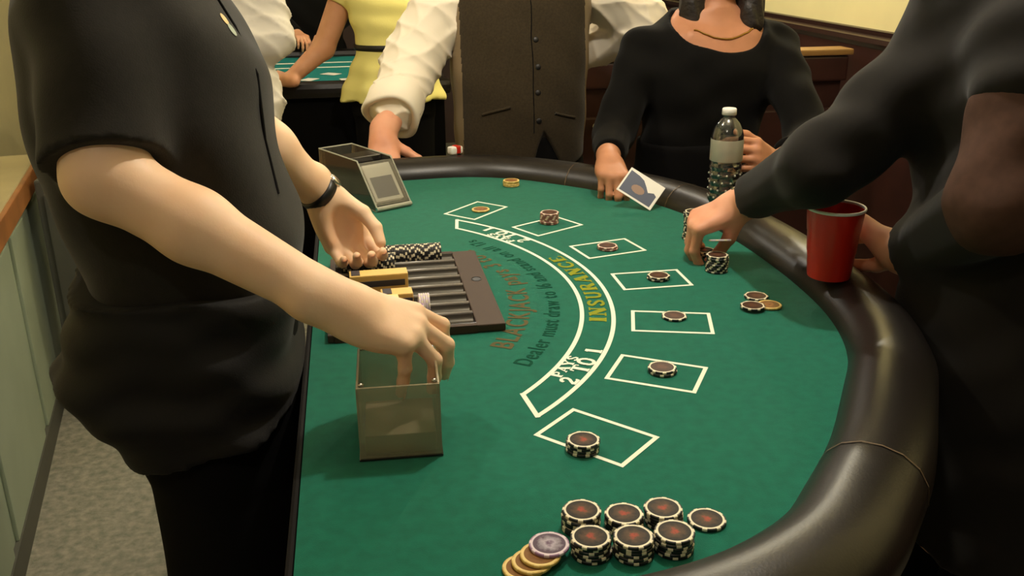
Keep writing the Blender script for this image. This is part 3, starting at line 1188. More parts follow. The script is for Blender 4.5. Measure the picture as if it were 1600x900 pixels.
def chip_me(kind):
    if kind not in _chip:
        clay, edge, inl = KINDS[kind]
        me = chip_mesh('poker_chip_' + kind)
        me.materials.append(M[clay])
        me.materials.append(M[edge])
        d = MB().lathe([(0.00005, CHh + 0.00005), (0.0159, CHh + 0.00005), (0.0160, CHh - 0.0002)], n=32, closed=False)
        ime = mesh('inlay_' + kind, d.v, d.f)
        ime.materials.append(M[inl])
        _chip[kind] = (me, ime)
    return _chip[kind]


KINDS = {'black': ('chip_black', 'chip_white', 'inlay_brown'),
         'black_dull': ('chip_black', 'chip_white', 'inlay_dull'),
         'yellow': ('chip_yellow2', 'chip_yellow', 'inlay_tan'),
         'purple': ('chip_purple', 'chip_lilac', 'inlay_silver'),
         'rust': ('chip_rust', 'chip_pink', 'inlay_dull'),
         'white': ('chip_lilac', 'chip_white', 'inlay_silver')}


def chip(kind, loc, label, group=None, top=True, rot=None, R=None):
    me, ime = chip_me(kind)
    o = bpy.data.objects.new('poker_chip', me)
    COL.objects.link(o)
    o.location = loc
    if R is not None:
        o.rotation_euler = R
    else:
        o.rotation_euler = (0, 0, random.uniform(0, 6.28) if rot is None else rot)
    tag(o, label, 'poker chip', group)
    if top:
        i = bpy.data.objects.new('inlay', ime)
        COL.objects.link(i)
        i.parent = o
    return o


ZC = T + 0.0009


_ORD = ['', 'first', 'second', 'third', 'fourth', 'fifth', 'sixth', 'seventh', 'eighth', 'ninth', 'tenth', 'eleventh', 'twelfth', 'thirteenth',
        'fourteenth', 'fifteenth', 'sixteenth', 'seventeenth', 'eighteenth', 'nineteenth']
_TENS = {2: ('twentieth', 'twenty-'), 3: ('thirtieth', 'thirty-'), 4: ('fortieth', 'forty-')}


def nth(n):
    if n < 20:
        return _ORD[n]
    a, b = _TENS[n // 10]
    return a if n % 10 == 0 else b + _ORD[n % 10]


def stack(kind, x, y, n, what, jit=0.0009, lean=(0, 0), colour=None, topkind=None):
    colour = colour or {'black': 'black and white', 'black_dull': 'black and white', 'yellow': 'yellow', 'purple': 'purple and white', 'rust': 'rust and white', 'white': 'white'}[kind]
    for i in range(n):
        last = i == n - 1
        jx, jy = random.uniform(-jit, jit), random.uniform(-jit, jit)
        if n == 1:
            lab, grp = what, None
        elif last:
            lab, grp = 'topmost %s poker chip of %s' % (colour, what), 'chips in ' + what
        elif n == 2:
            lab, grp = 'lower %s poker chip of %s' % (colour, what), 'chips in ' + what
        else:
            lab, grp = '%s poker chip, %s from the top of %s' % (colour, nth(n - i), what), 'chips in ' + what
        chip(topkind if (last and topkind) else kind, (x + jx + lean[0] * i, y + jy + lean[1] * i, ZC + i * (CHh + 0.00003)), lab, grp, top=last)


stack('black', 0.199, 0.7835, 6, 'the back left near stack')
stack('black', 0.2415, 0.776, 5, 'the back middle near stack')
stack('black', 0.2835, 0.7775, 5, 'the back right near stack')
stack('black', 0.3285, 0.7700, 1, 'single flat black and white poker chip right of the near corner stacks')
stack('black', 0.1985, 0.7395, 6, 'the front left near stack')
stack('black', 0.2385, 0.7315, 6, 'the front middle near stack')
stack('black', 0.2790, 0.7330, 6, 'the front right near stack')
# the fanned yellow chips with a purple one on top
chip('yellow', (0.1290, 0.7265, ZC), 'yellow poker chip lying lowest and leftmost of the near yellow fan')
chip('yellow', (0.1385, 0.7300, ZC + 0.00335), 'second yellow poker chip up in the near yellow fan')
chip('yellow', (0.1475, 0.7345, ZC + 0.0067), 'uppermost yellow poker chip of the near fan, under the purple chip')
chip('purple', (0.1580, 0.7440, ZC + 0.01005), 'purple and white poker chip with silvery face on top of the yellow fan')
# bets
stack('black', 0.2375, 0.9335, 4, 'the nearest bet', jit=0.0006)
stack('black_dull', 0.395, 1.118, 2, 'the bet on the second nearest box')
stack('black_dull', 0.475, 1.304, 1, 'single dark brown faced poker chip on the third nearest betting box')
stack('black_dull', 0.506, 1.480, 2, 'the bet on the middle betting box')
stack('rust', 0.463, 1.660, 2, 'the low rust bet on the third farthest box')
stack('rust', 0.389, 1.853, 7, 'the tall rust stack', jit=0.0006)
stack('yellow', 0.2600, 1.977, 1, 'single yellow poker chip lying on the farthest betting box')
stack('yellow', 0.363, 2.183, 4, 'the small yellow stack by the far armrest')
# loose chips near the right armrest
chip('black_dull', (0.636, 1.361, ZC), 'farthest of three loose dark poker chips near the right armrest')
chip('yellow', (0.6405, 1.3195, ZC), 'yellow rimmed poker chip half under another, near the right armrest')
chip('black_dull', (0.609, 1.3130, ZC + CHh + 0.0001), 'front black and white poker chip overlapping a yellow rimmed one, near the right armrest')
# stacks by the reaching hand
stack('black', 0.645, 1.690, 17, 'the tall stack by the hand', jit=0.0012)
stack('black_dull', 0.621, 1.500, 9, 'the stack under the reaching hand', jit=0.001)
stack('black', 0.632, 1.588, 3, 'the low stack by the hand', jit=0.001)
# chips standing on edge in the tray
def tray_row(kind, gI, xa, count, what, step=0.00345):
    yc = 1.481 + y0 + pitch * (gI + 0.5)
    for i in range(count):
        chip(kind, (xa + i * step, yc, T + 0.0012 + 0.0010 + CR), '%s poker chip on edge, %s from the right in %s' % ({'black': 'black and white', 'purple': 'purple and white', 'white': 'white'}[kind], nth(count - i), what),
             what, top=(i == count - 1), R=(Matrix.Rotation(PI / 2, 3, 'Y') @ Matrix.Rotation(random.uniform(0, 6.28), 3, 'Z')).to_euler())


tray_row('black', 7, -0.005, 42, 'the far tray groove')
tray_row('black', 6, -0.040, 27, 'the second tray groove')
tray_row('purple', 0, 0.020, 19, 'the nearest tray groove')
tray_row('white', 1, 0.080, 5, 'the second nearest tray groove')

# yellow card boxes lying on the tray
def card_box(loc, rz, m, label, d=(0.092, 0.064, 0.020), tilt=0.0):
    o = empty('card_box', loc, rz)
    o.rotation_euler = (tilt, 0, rz)
    tag(o, label, 'card box')
    MB().box((0, 0, d[2] / 2), d, ch=0.002).build('case', m, o)
    MB().box((0.004, -d[1] / 2 - 0.0003, d[2] / 2), (d[0] * 0.80, 0.0012, d[2] * 0.34), ch=0.0003).build('window', 'slot', o)
    MB().box((-d[0] / 2 + 0.010, 0, d[2] + 0.0004), (0.014, d[1] * 0.8, 0.0012), ch=0.0003).build('flap', 'slot', o)
    return o


card_box((0.022, 1.458, T + 0.0230), 0.03, 'yellow_box', 'yellow card box with dark slot lying across the chip tray', (0.094, 0.030, 0.030))
card_box((0.048, 1.404, T + 0.0160), 0.03, 'yellow_box', 'smaller yellow card box in front of the slotted one on the tray', (0.050, 0.030, 0.022))
card_box((0.012, 1.362, T + 0.0160), 0.05, 'pale_yellow_box', 'pale yellow card box on the tray beside the purple chips', (0.076, 0.034, 0.026))

# ================================================================== DEALING SHOE (near) AND DISCARD SHOE (far)
shoe = empty('card_shoe', (0.030, 1.007, T + 0.0009))
tag(shoe, 'smoky acrylic card box under the hand of the dealer, near side of table', 'card shoe')
shoe.rotation_euler = (0, 0, math.radians(-2))
SW, SDp, SH, th = 0.094, 0.112, 0.090, 0.003
MB().box((0, -SDp / 2 + th / 2, SH / 2 + 0.002), (SW, th, SH), ch=0.0007).build('near_panel', 'smoke', shoe)
MB().box((0, SDp / 2 - th / 2, SH / 2 + 0.002), (SW, th, SH), ch=0.0007).build('far_panel', 'smoke', shoe)
for s_ in (-1, 1):
    MB().box((s_ * (SW / 2 - th / 2), 0, SH / 2 + 0.002), (th, SDp - 2 * th, SH), ch=0.0007).build('side_panel', 'smoke', shoe)
MB().box((0, 0, 0.001), (SW + 0.002, SDp + 0.002, 0.002)).build('base_plate', 'groove', shoe)
for s_ in (-1, 1):
    for q in (-1, 1):
        MB().lathe([(0.0001, 0), (0.003, 0), (0.003, 0.003), (0.0001, 0.004)], n=10).build('screw', 'metal', shoe, True, (s_ * (SW / 2 - 0.006), q * (SDp / 2 - 0.006), SH + 0.002))
dk = MB().box((0, 0, 0.012), (0.082, 0.088, 0.024), ch=0.0015).build('card_deck', 'card_edge', None, False, (0.030, 1.004, T + 0.0035))
dk.rotation_euler = (0, 0, math.radians(-2))
tag(dk, 'block of playing cards standing inside the near smoky card box', 'cards')

sh2 = empty('discard_shoe', (0.034, 2.006, T + 0.0009), math.atan2(0.479, 0.878))
tag(sh2, 'clear acrylic card shoe with sloped front at the far end of table', 'card shoe')
Wd, Ln, Hh, th = 0.090, 0.255, 0.100, 0.0032


def plate(name, poly, t, axis, off, m, parent):
    """poly in a plane; extruded by t along axis"""
    n = len(poly)
    vs = []
    for e in (0, t):
        for (a, b) in poly:
            vs.append((off + e, a, b) if axis == 'x' else (a, off + e, b))
    fs = [tuple(range(n)), tuple(range(2 * n - 1, n - 1, -1))] + [(i, (i + 1) % n, (i + 1) % n + n, i + n) for i in range(n)]
    return link(name, mesh(name, vs, fs), m, parent)


side = [(0.0, 0.002), (0.0, 0.010), (0.075, Hh), (Ln, Hh), (Ln, 0.002)]
plate('side_wall', side, th, 'x', 0.0, 'acrylic', sh2)
plate('side_wall', side, th, 'x', Wd - th, 'acrylic', sh2)
plate('back_wall', [(th, 0.002), (Wd - th, 0.002), (Wd - th, Hh), (th, Hh)], th, 'y', Ln - th, 'acrylic', sh2)
plate('base', [(0, 0.0), (0, 0.002), (Ln, 0.002), (Ln, 0.0)], Wd, 'x', 0.0, 'acrylic_edge', sh2)
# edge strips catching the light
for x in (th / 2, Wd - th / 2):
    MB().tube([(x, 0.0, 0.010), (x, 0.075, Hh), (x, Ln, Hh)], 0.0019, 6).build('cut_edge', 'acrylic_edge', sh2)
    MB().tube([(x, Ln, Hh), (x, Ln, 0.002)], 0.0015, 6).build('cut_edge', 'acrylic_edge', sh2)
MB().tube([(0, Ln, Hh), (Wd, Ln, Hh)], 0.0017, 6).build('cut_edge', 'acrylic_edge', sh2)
sl_ = math.atan2(Hh - 0.010, 0.075)
Rs = Matrix.Rotation(sl_, 3, 'X')
MB().box((Wd / 2, 0.0355, 0.0535), (Wd - 2 * th, 0.108, 0.003), Rs, ch=0.0006).build('sloped_front', 'acrylic', sh2)
MB().tube([(0.0, -0.001, 0.006), (Wd, -0.001, 0.006)], 0.005, 8).build('front_lip', 'acrylic_edge', sh2)
MB().box((Wd / 2, 0.140, 0.052), (Wd - 2.4 * th, 0.055, 0.094), ch=0.002).build('weight_block', 'groove', sh2)
MB().box((Wd / 2, 0.235, 0.018), (Wd - 2.4 * th, 0.028, 0.032), ch=0.002).build('roller', 'pale_yellow_box', sh2)
# a pack of cards leaning behind the slope, each card a thing
ux, uy = (0.878, 0.479), (-0.479, 0.878)


def shoe_pt(a, b, c):
    return (0.034 + ux[0] * a + uy[0] * b, 2.006 + ux[1] * a + uy[1] * b, T + 0.0009 + c)


for k in range(8):
    cme = MB().box((0, 0, 0), (0.070, 0.092, 0.0009), ch=0.0002)
    o = cme.build('playing_card', 'card_white')
    b_, c_ = 0.043 + 0.0016 * k, 0.0530 - 0.0010 * k
    o.location = shoe_pt(Wd / 2, b_, c_)
    o.rotation_euler = (sl_, 0, math.atan2(0.479, 0.878))
    tag(o, '%s white playing card behind the front one in the far clear shoe' % nth(k) if k else 'front playing card with grey blue back in the far clear shoe', 'playing card', 'cards in the far shoe' if k else None)
    if k == 0:
        MB().box((0, 0, 0.0007), (0.056, 0.052, 0.0004)).build('back_print', 'card_blue', o, False, (0, -0.012, 0))

# ================================================================== BOTTLE, CUP, LOOSE CARD, PACKET
bt = empty('water_bottle', (0.742, 1.784, T + 0.0425))
tag(bt, 'clear plastic water bottle with pale label held by the woman in black', 'bottle')
HB = 0.197
pr_ = [(0.002, 0.004), (0.018, 0.001), (0.028, 0.002), (0.0315, 0.008)]
for k in range(5):
    z = 0.014 + 0.0155 * k
    pr_ += [(0.0325, z), (0.0325, z + 0.008), (0.0308, z + 0.0105), (0.0308, z + 0.0125)]
pr_ += [(0.0325, 0.092), (0.0325, 0.136), (0.0318, 0.144), (0.0285, 0.156), (0.0225, 0.167), (0.0155, 0.175), (0.0122, 0.178), (0.0122, 0.182), (0.0145, 0.183), (0.0145, 0.185), (0.0118, 0.186), (0.0118, 0.188)]
MB().lathe(pr_, n=40, closed=False).build('bottle_body', 'bottle', bt, True)
# moulded dimples of the lower half
dm = MB()
for k in range(4):
    for j in range(12):
        a = 2 * PI * (j + 0.5 * (k % 2)) / 12
        z = 0.018 + 0.0155 * k
        bm = bmesh.new()
        bmesh.ops.create_uvsphere(bm, u_segments=6, v_segments=4, radius=0.0026)
        bm.verts.index_update()
        dm.add([(v.co.x + 0.0322 * math.cos(a), v.co.y + 0.0322 * math.sin(a), v.co.z + z) for v in bm.verts], [tuple(v.index for v in f.verts) for f in bm.faces])
        bm.free()
dm.build('dimples', 'acrylic_edge', bt, True)
MB().lathe([(0.0329, 0.092), (0.0331, 0.093), (0.0331, 0.135), (0.0329, 0.136)], n=40, closed=False).build('label', 'label', bt, True)
MB().lathe([(0.0001, HB), (0.0125, HB), (0.0142, HB - 0.0015), (0.0145, HB - 0.013), (0.0135, HB - 0.0135)], n=28, closed=False).build('cap', 'plastic_white', bt, True)
wt = MB().lathe([(0.001, 0.006), (0.029, 0.006), (0.0296, 0.06), (0.0001, 0.0602)], n=28, closed=False).build('water', glassy('water', (90, 104, 120), 0.16, 0.2), bt, True)

cup = empty('plastic_cup', (0.744, 1.331, T + 0.0425))
tag(cup, 'red plastic drinking cup standing on the armrest at right', 'cup')
pr_ = [(0.0001, 0.003), (0.031, 0.003), (0.0315, 0.0), (0.0335, 0.0), (0.0345, 0.006), (0.0375, 0.040), (0.0383, 0.042), (0.0405, 0.075), (0.0413, 0.077), (0.0445, 0.112)]
MB().lathe(pr_ + [(0.0432, 0.112), (0.0398, 0.075), (0.034, 0.010), (0.0001, 0.006)], n=40, closed=False).build('cup_body', 'plastic_red', cup, auto=True)
MB().lathe([(0.0440, 0.1115), (0.0462, 0.1125), (0.0468, 0.1145), (0.0460, 0.1165), (0.0436, 0.1165), (0.0430, 0.1140), (0.0440, 0.1115)], n=40, closed=False).build('rim', 'plastic_white', cup, True)

# playing card in the woman's fingers
Bp, Cp = Vector((0.664, 1.922, 0.944)), Vector((0.625, 1.900, 0.9035))
e1 = (Cp - Bp).normalized()
e2 = Vector((-0.85, 0.40, 0.33))
e2 = (e2 - e2.dot(e1) * e1).normalized()
nn_ = e1.cross(e2).normalized()
if nn_.y > 0:
    nn_ = -nn_
ctr = Bp + e1 * 0.0315 + e2 * 0.044
Rc = Matrix((e2, e1, nn_)).transposed()
if Rc.determinant() < 0:
    Rc = Matrix((e2, e1, -nn_)).transposed()
pc = MB().box((0, 0, 0), (0.088, 0.063, 0.0009), ch=0.0003).build('playing_card', 'card_white')
pc.matrix_world = Matrix.Translation(ctr) @ Rc.to_4x4()
tag(pc, 'white playing card with dark picture in the right hand of the woman in black', 'playing card')
zs = 0.00055 if (Rc.col[2].dot(nn_) > 0) else -0.00055
fig = [(-0.038, 0.027), (-0.038, -0.002), (-0.030, -0.006), (-0.018, 0.000), (-0.008, -0.010), (0.004, -0.020), (0.018, -0.024), (0.040, -0.026), (0.040, 0.027)]
link('picture', mesh('picture', [(x, y, zs) for x, y in fig], [tuple(range(len(fig)))]), 'card_blue', pc)
fig = [(0.004 + 0.016 * math.cos(a * PI / 6), 0.006 + 0.010 * math.sin(a * PI / 6)) for a in range(12)]
link('picture', mesh('picture', [(x, y, zs * 1.3) for x, y in fig], [tuple(range(len(fig)))]), 'card_rust', pc)

pk = empty('snack_packet', (0.250, 2.372, T + 0.0435), 0.5)
tag(pk, 'small red and white packet lying on the far armrest', 'packet')
MB().box((0, 0, 0.010), (0.036, 0.022, 0.019), ch=0.005).build('packet_body', 'plastic_white', pk)
MB().box((0.004, 0, 0.011), (0.015, 0.0235, 0.0205), ch=0.004).build('red_band', 'plastic_red', pk)

# ================================================================== THE BACK TABLE
bk = empty('card_table', (-0.42, 4.95, 0))
tag(bk, 'second gaming table with teal felt and black skirt in the background', 'table')
TB = 0.84
MB().box((0, 0, TB - 0.012), (1.5, 1.25, 0.024), ch=0.004).build('felt_top', 'felt_teal', bk)
for (c, d) in (((0, -0.66, TB + 0.0), (1.72, 0.10, 0.07)), ((0.80, 0, TB + 0.0), (0.10, 1.22, 0.07)), ((-0.80, 0, TB), (0.10, 1.22, 0.07)), ((0, 0.66, TB), (1.72, 0.10, 0.07))):
    MB().box(c, d, ch=0.025).build('armrest', 'vinyl', bk)
for (c, d) in (((0, -0.645, 0.405), (1.66, 0.03, 0.79)), ((0.785, 0, 0.405), (0.03, 1.26, 0.79)), ((-0.785, 0, 0.405), (0.03, 1.26, 0.79)), ((0, 0.645, 0.405), (1.66, 0.03, 0.79))):
    MB().box(c, d).build('skirt', 'black_trouser', bk)
for (x0, y0_, x1, y1_) in ((-0.7, 0.30, 0.66, 0.34), (-0.7, 0.10, 0.66, 0.135), (-0.05, -0.20, 0.10, -0.05)):
    vs = [(x0, y0_, TB + 0.0006), (x1, y0_ + 0.02, TB + 0.0006), (x1, y1_ + 0.02, TB + 0.0006), (x0, y1_, TB + 0.0006)]
    link('printed_line', mesh('printed_line', vs, [(0, 1, 2, 3)]), 'print_white', bk)
for k, (x, y, a, nm) in enumerate([(-0.36, 4.70, 0.3, 'leftmost'), (-0.20, 4.62, -0.5, 'second'), (-0.10, 4.80, 0.9, 'third'), (-0.02, 4.58, 0.2, 'rightmost')]):
    o = MB().box((0, 0, 0), (0.063, 0.088, 0.0012), ch=0.0003).build('playing_card', 'card_white', None, False, (x, y, TB + 0.0016))
    o.rotation_euler = (0, 0, a)
    tag(o, '%s white playing card lying on the teal background table' % nm, 'playing card')


# ================================================================== THE PEOPLE
class Person:
    def __init__(s, loc, label):
        s.root = empty('person', loc)
        tag(s.root, label, 'person')
        s.off = Matrix.Translation(tuple(-Vector(loc)))

    def add(s, o, parent=None):
        o.parent = parent or s.root
        o.matrix_parent_inverse = s.off.copy() if parent is None else Matrix.Identity(4)
        return o


def legs_prims(hips, knees, ankles, r=(0.088, 0.058, 0.040), toe=(0, 1)):
    pr = []
    for h, kn, an in zip(hips, knees, ankles):
        pr += [cap(h, kn, r[0], r[1], k=0.04), cap(kn, an, r[1] * 0.98, r[2], k=0.03)]
    return pr


def shoes(P, ankles, fd):
    for an in ankles:
        an = A3(an)
        f = A3((fd[0], fd[1], 0))
        pr = [cap(an + A3((0, 0, -0.02)), A3((an[0], an[1], 0.05)), 0.052, 0.046, k=0.02),
              cap(A3((an[0], an[1], 0.045)), A3((an[0], an[1], 0.035)) + f * 0.17, 0.043, 0.040, k=0.03, cut=[((0, 0, 0.002), (0, 0, -1))])]
        o = flesh('shoe', [(pr, 0.009)], 'shoe')
        P.add(o)


def two_tone(o, second, test):
    o.data.materials.append(M[second])
    me = o.data
    mi = [1 if test(p.center, p.normal) else 0 for p in me.polygons]
    me.polygons.foreach_set('material_index', mi)


# ------------------------------------------------------------------ 1. the dealer
Dl = Person((-0.24, 1.27, 0), 'dealer in black short sleeved shirt and apron with bare arms, face out of frame')
rowsD = [(0.84, -0.225, 1.30, 0.105, 0.165), (0.99, -0.235, 1.30, 0.125, 0.165), (1.06, -0.23, 1.30, 0.130, 0.165), (1.12, -0.240, 1.30, 0.135, 0.165), (1.2, -0.252, 1.305, 0.134, 0.168),
         (1.3, -0.258, 1.31, 0.126, 0.174), (1.38, -0.275, 1.315, 0.110, 0.180), (1.44, -0.28, 1.32, 0.082, 0.150), (1.47, -0.275, 1.32, 0.06, 0.09)]
shR, elR, wrR = (-0.283, 1.165, 1.385), (-0.280, 1.090, 1.214), (-0.033, 1.020, 1.068)
shL, elL, wrL = (-0.245, 1.470, 1.385), (-0.190, 1.535, 1.200), (-0.062, 1.606, 1.046)
hR, tipR = hand(wrR, (0.90, 0.05, -0.43), (0.30, -0.38, 0.88), 1,
                curl=[(16, 46, 12), (20, 44, 10), (30, 36, 8), (64, 8, 4)], spread=0.16, scale=1.04, thumb=((0.7, -0.6, 0.5), 22), wr=0.0275)
hL, tipL = hand(wrL, (0.40, -0.10, -0.91), (-0.25, 1.0, -0.22), -1,
                curl=[(40, 50, 25), (48, 52, 26), (50, 52, 26), (44, 48, 24)], spread=0.05, scale=1.06, thumb=((0.80, -0.48, 0.46), 20), wr=0.027)
hL.append(ell(A3(wrL) + nrm((0.40, -0.10, -0.91)) * 0.062 - nrm((-0.25, 1.0, -0.22)) * 0.034 + A3((-0.004, 0, 0)), (0.019, 0.024, 0.036), k=0.012, mode='sub'))
mid = A3(elR) * 0.62 + A3(wrR) * 0.38
armR = [cap(shR, elR, 0.050, 0.0425, k=0.02), cap(elR, mid, 0.0420, 0.0405, k=0.025), cap(mid, wrR, 0.0405, 0.0280, k=0.02)] + hR
mid = A3(elL) * 0.62 + A3(wrL) * 0.38
armL = [cap(shL, elL, 0.054, 0.046, k=0.02), cap(elL, mid, 0.046, 0.043, k=0.03), cap(mid, wrL, 0.043, 0.0275, k=0.02)] + hL
hd, hP, hRm = head((-0.215, 1.33, 1.655), -0.25)
hipD = [(-0.212, 1.21, 0.88), (-0.212, 1.39, 0.88)]
knD = [(-0.205, 1.15, 0.48), (-0.205, 1.40, 0.48)]
anD = [(-0.215, 1.13, 0.10), (-0.215, 1.41, 0.10)]
core = [loft(rowsD, -0.012, k=0.03), cap((-0.275, 1.32, 1.44), (-0.235, 1.325, 1.58), 0.058, 0.054, k=0.03)] + hd + legs_prims(hipD, knD, anD)
body = flesh('body', [(core, 0.009), (armR, 0.0026), (armL, 0.0026)], 'skin_fair')
Dl.add(body)
nh = empty('tmp')
for t_, sc_ in ((tipR, 1.04), (tipL, 1.03)):
    before = set(bpy.data.objects)
    nails(t_, None, sc_)
    for o in set(bpy.data.objects) - before:
        Dl.add(o)
bpy.data.objects.remove(nh)
face = []
before = set(bpy.data.objects)
face_parts(hP, hRm, 1.0, None)
hair_short(hP, hRm, 1.0, None, 'hair2')
for o in set(bpy.data.objects) - before:
    if o.parent is None:
        Dl.add(o)
# shirt
hem = A3(shR) * 0.10 + A3(elR) * 0.90
dirR = nrm(A3(elR) - A3(shR))
rowsS = [(0.99, -0.226, 1.30, 0.134, 0.180), (1.03, -0.224, 1.30, 0.136, 0.182), (1.09, -0.228, 1.30, 0.150, 0.182), (1.137, -0.246, 1.30, 0.150, 0.182), (1.2, -0.256, 1.305, 0.150, 0.184),
         (1.3, -0.260, 1.31, 0.150, 0.188), (1.38, -0.276, 1.315, 0.128, 0.190), (1.44, -0.285, 1.32, 0.100, 0.165), (1.48, -0.278, 1.32, 0.074, 0.10)]
shirt = [loft(rowsS, 0, k=0.03),
         cap(A3(shR) + A3((0.0, 0.01, 0.0)), hem + A3((0.0, 0.006, 0.006)), 0.066, 0.068, k=0.03, cut=[(hem, dirR + A3((0.10, -0.2, -0.1)))]),
                  cap(shL, A3(elL) * 0.8 + A3(shL) * 0.2, 0.068, 0.064, k=0.03),
         cap((-0.275, 1.32, 1.46), (-0.255, 1.322, 1.50), 0.068, 0.064, k=0.02)]
so = flesh('shirt', [(shirt, 0.0052)], 'black_cloth', fold=folds(0.0022, (30, 10, 34, 0.3, 1), (-22, 30, 48, 1.7, 0.7), (60, 20, 18, 0.4, 0.35)))
Dl.add(so)


def bvh(o):
    me = o.data
    return BVHTree.FromPolygons([v.co for v in me.vertices], [tuple(p.vertices) for p in me.polygons])


CAMP = Vector((0, 0, 1.46))


def strip_on(tree, pts, name, m, P, w_=0.004, lift=0.0012, horiz=None):
    """a raised seam following the cloth through the given surface points"""
    q = []
    for p in pts:
        c, n, i, d = tree.find_nearest(Vector(p))
        q.append(c + n * lift)
    o = MB().tube(q, w_, 6).build(name, m, None, True)
    P.add(o)
    return o


tr_ = bvh(so)
strip_on(tr_, [(-0.150, 1.262, 1.400), (-0.140, 1.255, 1.36), (-0.132, 1.245, 1.30), (-0.118, 1.235, 1.22), (-0.104, 1.228, 1.15)], 'placket', 'black_trouser', Dl, 0.0028, -0.0006)
# small embroidered emblem on the breast
for (dx, dz, rr, mm) in ((0, 0.004, 0.0085, 'chip_yellow2'), (0.002, -0.012, 0.009, 'counter_front')):
    c, n, i, d = tr_.find_nearest(Vector((-0.150 + dx, 1.235, 1.366 + dz)))
    R_ = n.to_track_quat('Z', 'Y').to_matrix()
    vs = [c + n * 0.0008 + R_ @ Vector((rr * 0.8 * math.cos(a * PI / 6), rr * math.sin(a * PI / 6), 0)) for a in range(12)]
    Dl.add(link('emblem', mesh('emblem', vs, [tuple(range(12))]), mm))
# trousers, apron
trs = []
for h, kn, an in zip(hipD, knD, anD):
    trs += [cap(h, kn, 0.103, 0.090, k=0.03), cap(kn, A3(an) + A3((0, 0, -0.05)), 0.090, 0.082, k=0.03)]
trs.append(loft([(0.80, -0.215, 1.30, 0.104, 0.178), (1.0, -0.23, 1.30, 0.130, 0.172)], 0, k=0.04))
Dl.add(flesh('trousers', [(trs, 0.010)], 'black_trouser', fold=folds(0.002, (40, 30, 14, 0, 1))))
rowsA = [(0.77, -0.208, 1.29, 0.108, 0.205), (0.82, -0.216, 1.29, 0.116, 0.208), (0.853, -0.228, 1.29, 0.130, 0.210), (0.90, -0.244, 1.29, 0.144, 0.208), (0.93, -0.254, 1.29, 0.154, 0.205),
         (0.96, -0.250, 1.295, 0.150, 0.200), (1.0, -0.240, 1.30, 0.145, 0.194), (1.045, -0.236, 1.30, 0.148, 0.190)]
ap = [loft(rowsA, 0, k=0.02, pw=3.6, zlo=0.77, cut=[((-0.276, 1.1, 0.825), (0.26, 0, -1))]),
      cap((-0.375, 1.215, 0.945), (-0.412, 1.235, 0.918), 0.020, 0.012, k=0.03), cap((-0.385, 1.20, 0.93), (-0.36, 1.18, 0.86), 0.018, 0.012, k=0.03)]
Dl.add(flesh('apron', [(ap, 0.006)], 'black_cloth2', fold=folds(0.0038, (22, 10, 70, 0.2, 0.9), (-12, 8, 110, 1.0, 0.5), (14, -20, 40, 2.1, 0.4))))
shoes(Dl, anD, (1, 0))
# wrist watch on the left wrist
ax = nrm(A3(wrL) - A3(elL))
cw = A3(wrL) - ax * 0.012
u = nrm(np.cross(ax, (0, 0, 1)))
v = np.cross(u, ax)
wv = MB()
pth = []
for k in range(28):
    a = 2 * PI * k / 28
    e = u * math.cos(a) + v * math.sin(a)
    pth.append((cw + e * 0.0325, e, ax))
wv.sweep(pth, [(-0.0006, -0.0085), (0.0022, -0.0085), (0.0030, 0), (0.0022, 0.0085), (-0.0006, 0.0085)], closed=True)
wo = Dl.add(wv.build('wristwatch', 'strap', None, True))
e = nrm(u * -0.2 + v * 1.0 + A3((0.5, -0.5, 0)))
wc = cw + e * 0.0335
Rw = Matrix(np.stack([nrm(np.cross(ax, e)), ax, e], 1).tolist())
cs = MB().lathe([(0.0001, 0.0055), (0.0105, 0.0055), (0.0125, 0.004), (0.013, 0.0), (0.012, -0.002)], n=24, closed=False)
cs.v = [tuple(Rw @ Vector(q) + Vector(wc)) for q in cs.v]
Dl.add(cs.build('watch_case', 'metal', None, True))

# ------------------------------------------------------------------ 2. the man in the vest
Vm = Person((0.475, 2.69, 0), 'person in brown tweed vest and white rolled sleeves leaning on the far armrest')
rowsV = [(0.80, 0.475, 2.69, 0.165, 0.115), (0.90, 0.475, 2.69, 0.175, 0.120), (1.0, 0.475, 2.69, 0.178, 0.122), (1.1, 0.476, 2.70, 0.182, 0.122), (1.2, 0.48, 2.72, 0.188, 0.122),
         (1.3, 0.485, 2.74, 0.192, 0.118), (1.38, 0.49, 2.76, 0.178, 0.10), (1.43, 0.49, 2.765, 0.12, 0.08)]
vsR, veR, vwR = (0.295, 2.775, 1.345), (0.170, 2.685, 1.140), (0.070, 2.462, 0.975)
vsL, veL, vwL = (0.690, 2.77, 1.345), (0.865, 2.80, 1.225), (0.66, 2.92, 1.10)
vhR, vt = hand(vwR, (0.0, -0.72, -0.52), (0.0, -0.5, 0.85), 1, curl=[(40, 60, 30), (46, 60, 30), (50, 60, 30), (54, 60, 30)], spread=0.08, scale=1.04,
               thumb=((0.55, -0.22, 1.0), 6), wr=0.030)
vhL, vt2 = hand(vwL, (-0.6, 0.5, -0.5), (0, 0.7, 0.7), -1)
hd, hP, hRm = head((0.50, 2.70, 1.60), -PI / 2)
hipV = [(0.385, 2.69, 0.82), (0.565, 2.69, 0.82)]
knV = [(0.38, 2.68, 0.46), (0.575, 2.68, 0.46)]
anV = [(0.37, 2.72, 0.10), (0.585, 2.72, 0.10)]
core = [loft(rowsV, -0.012, k=0.03), cap((0.49, 2.765, 1.40), (0.497, 2.735, 1.53), 0.058, 0.055, k=0.03)] + hd + legs_prims(hipV, knV, anV) + \
       [cap(vsR, veR, 0.05, 0.042), cap(vsL, veL, 0.05, 0.042), cap(veL, vwL, 0.042, 0.03)] + vhL
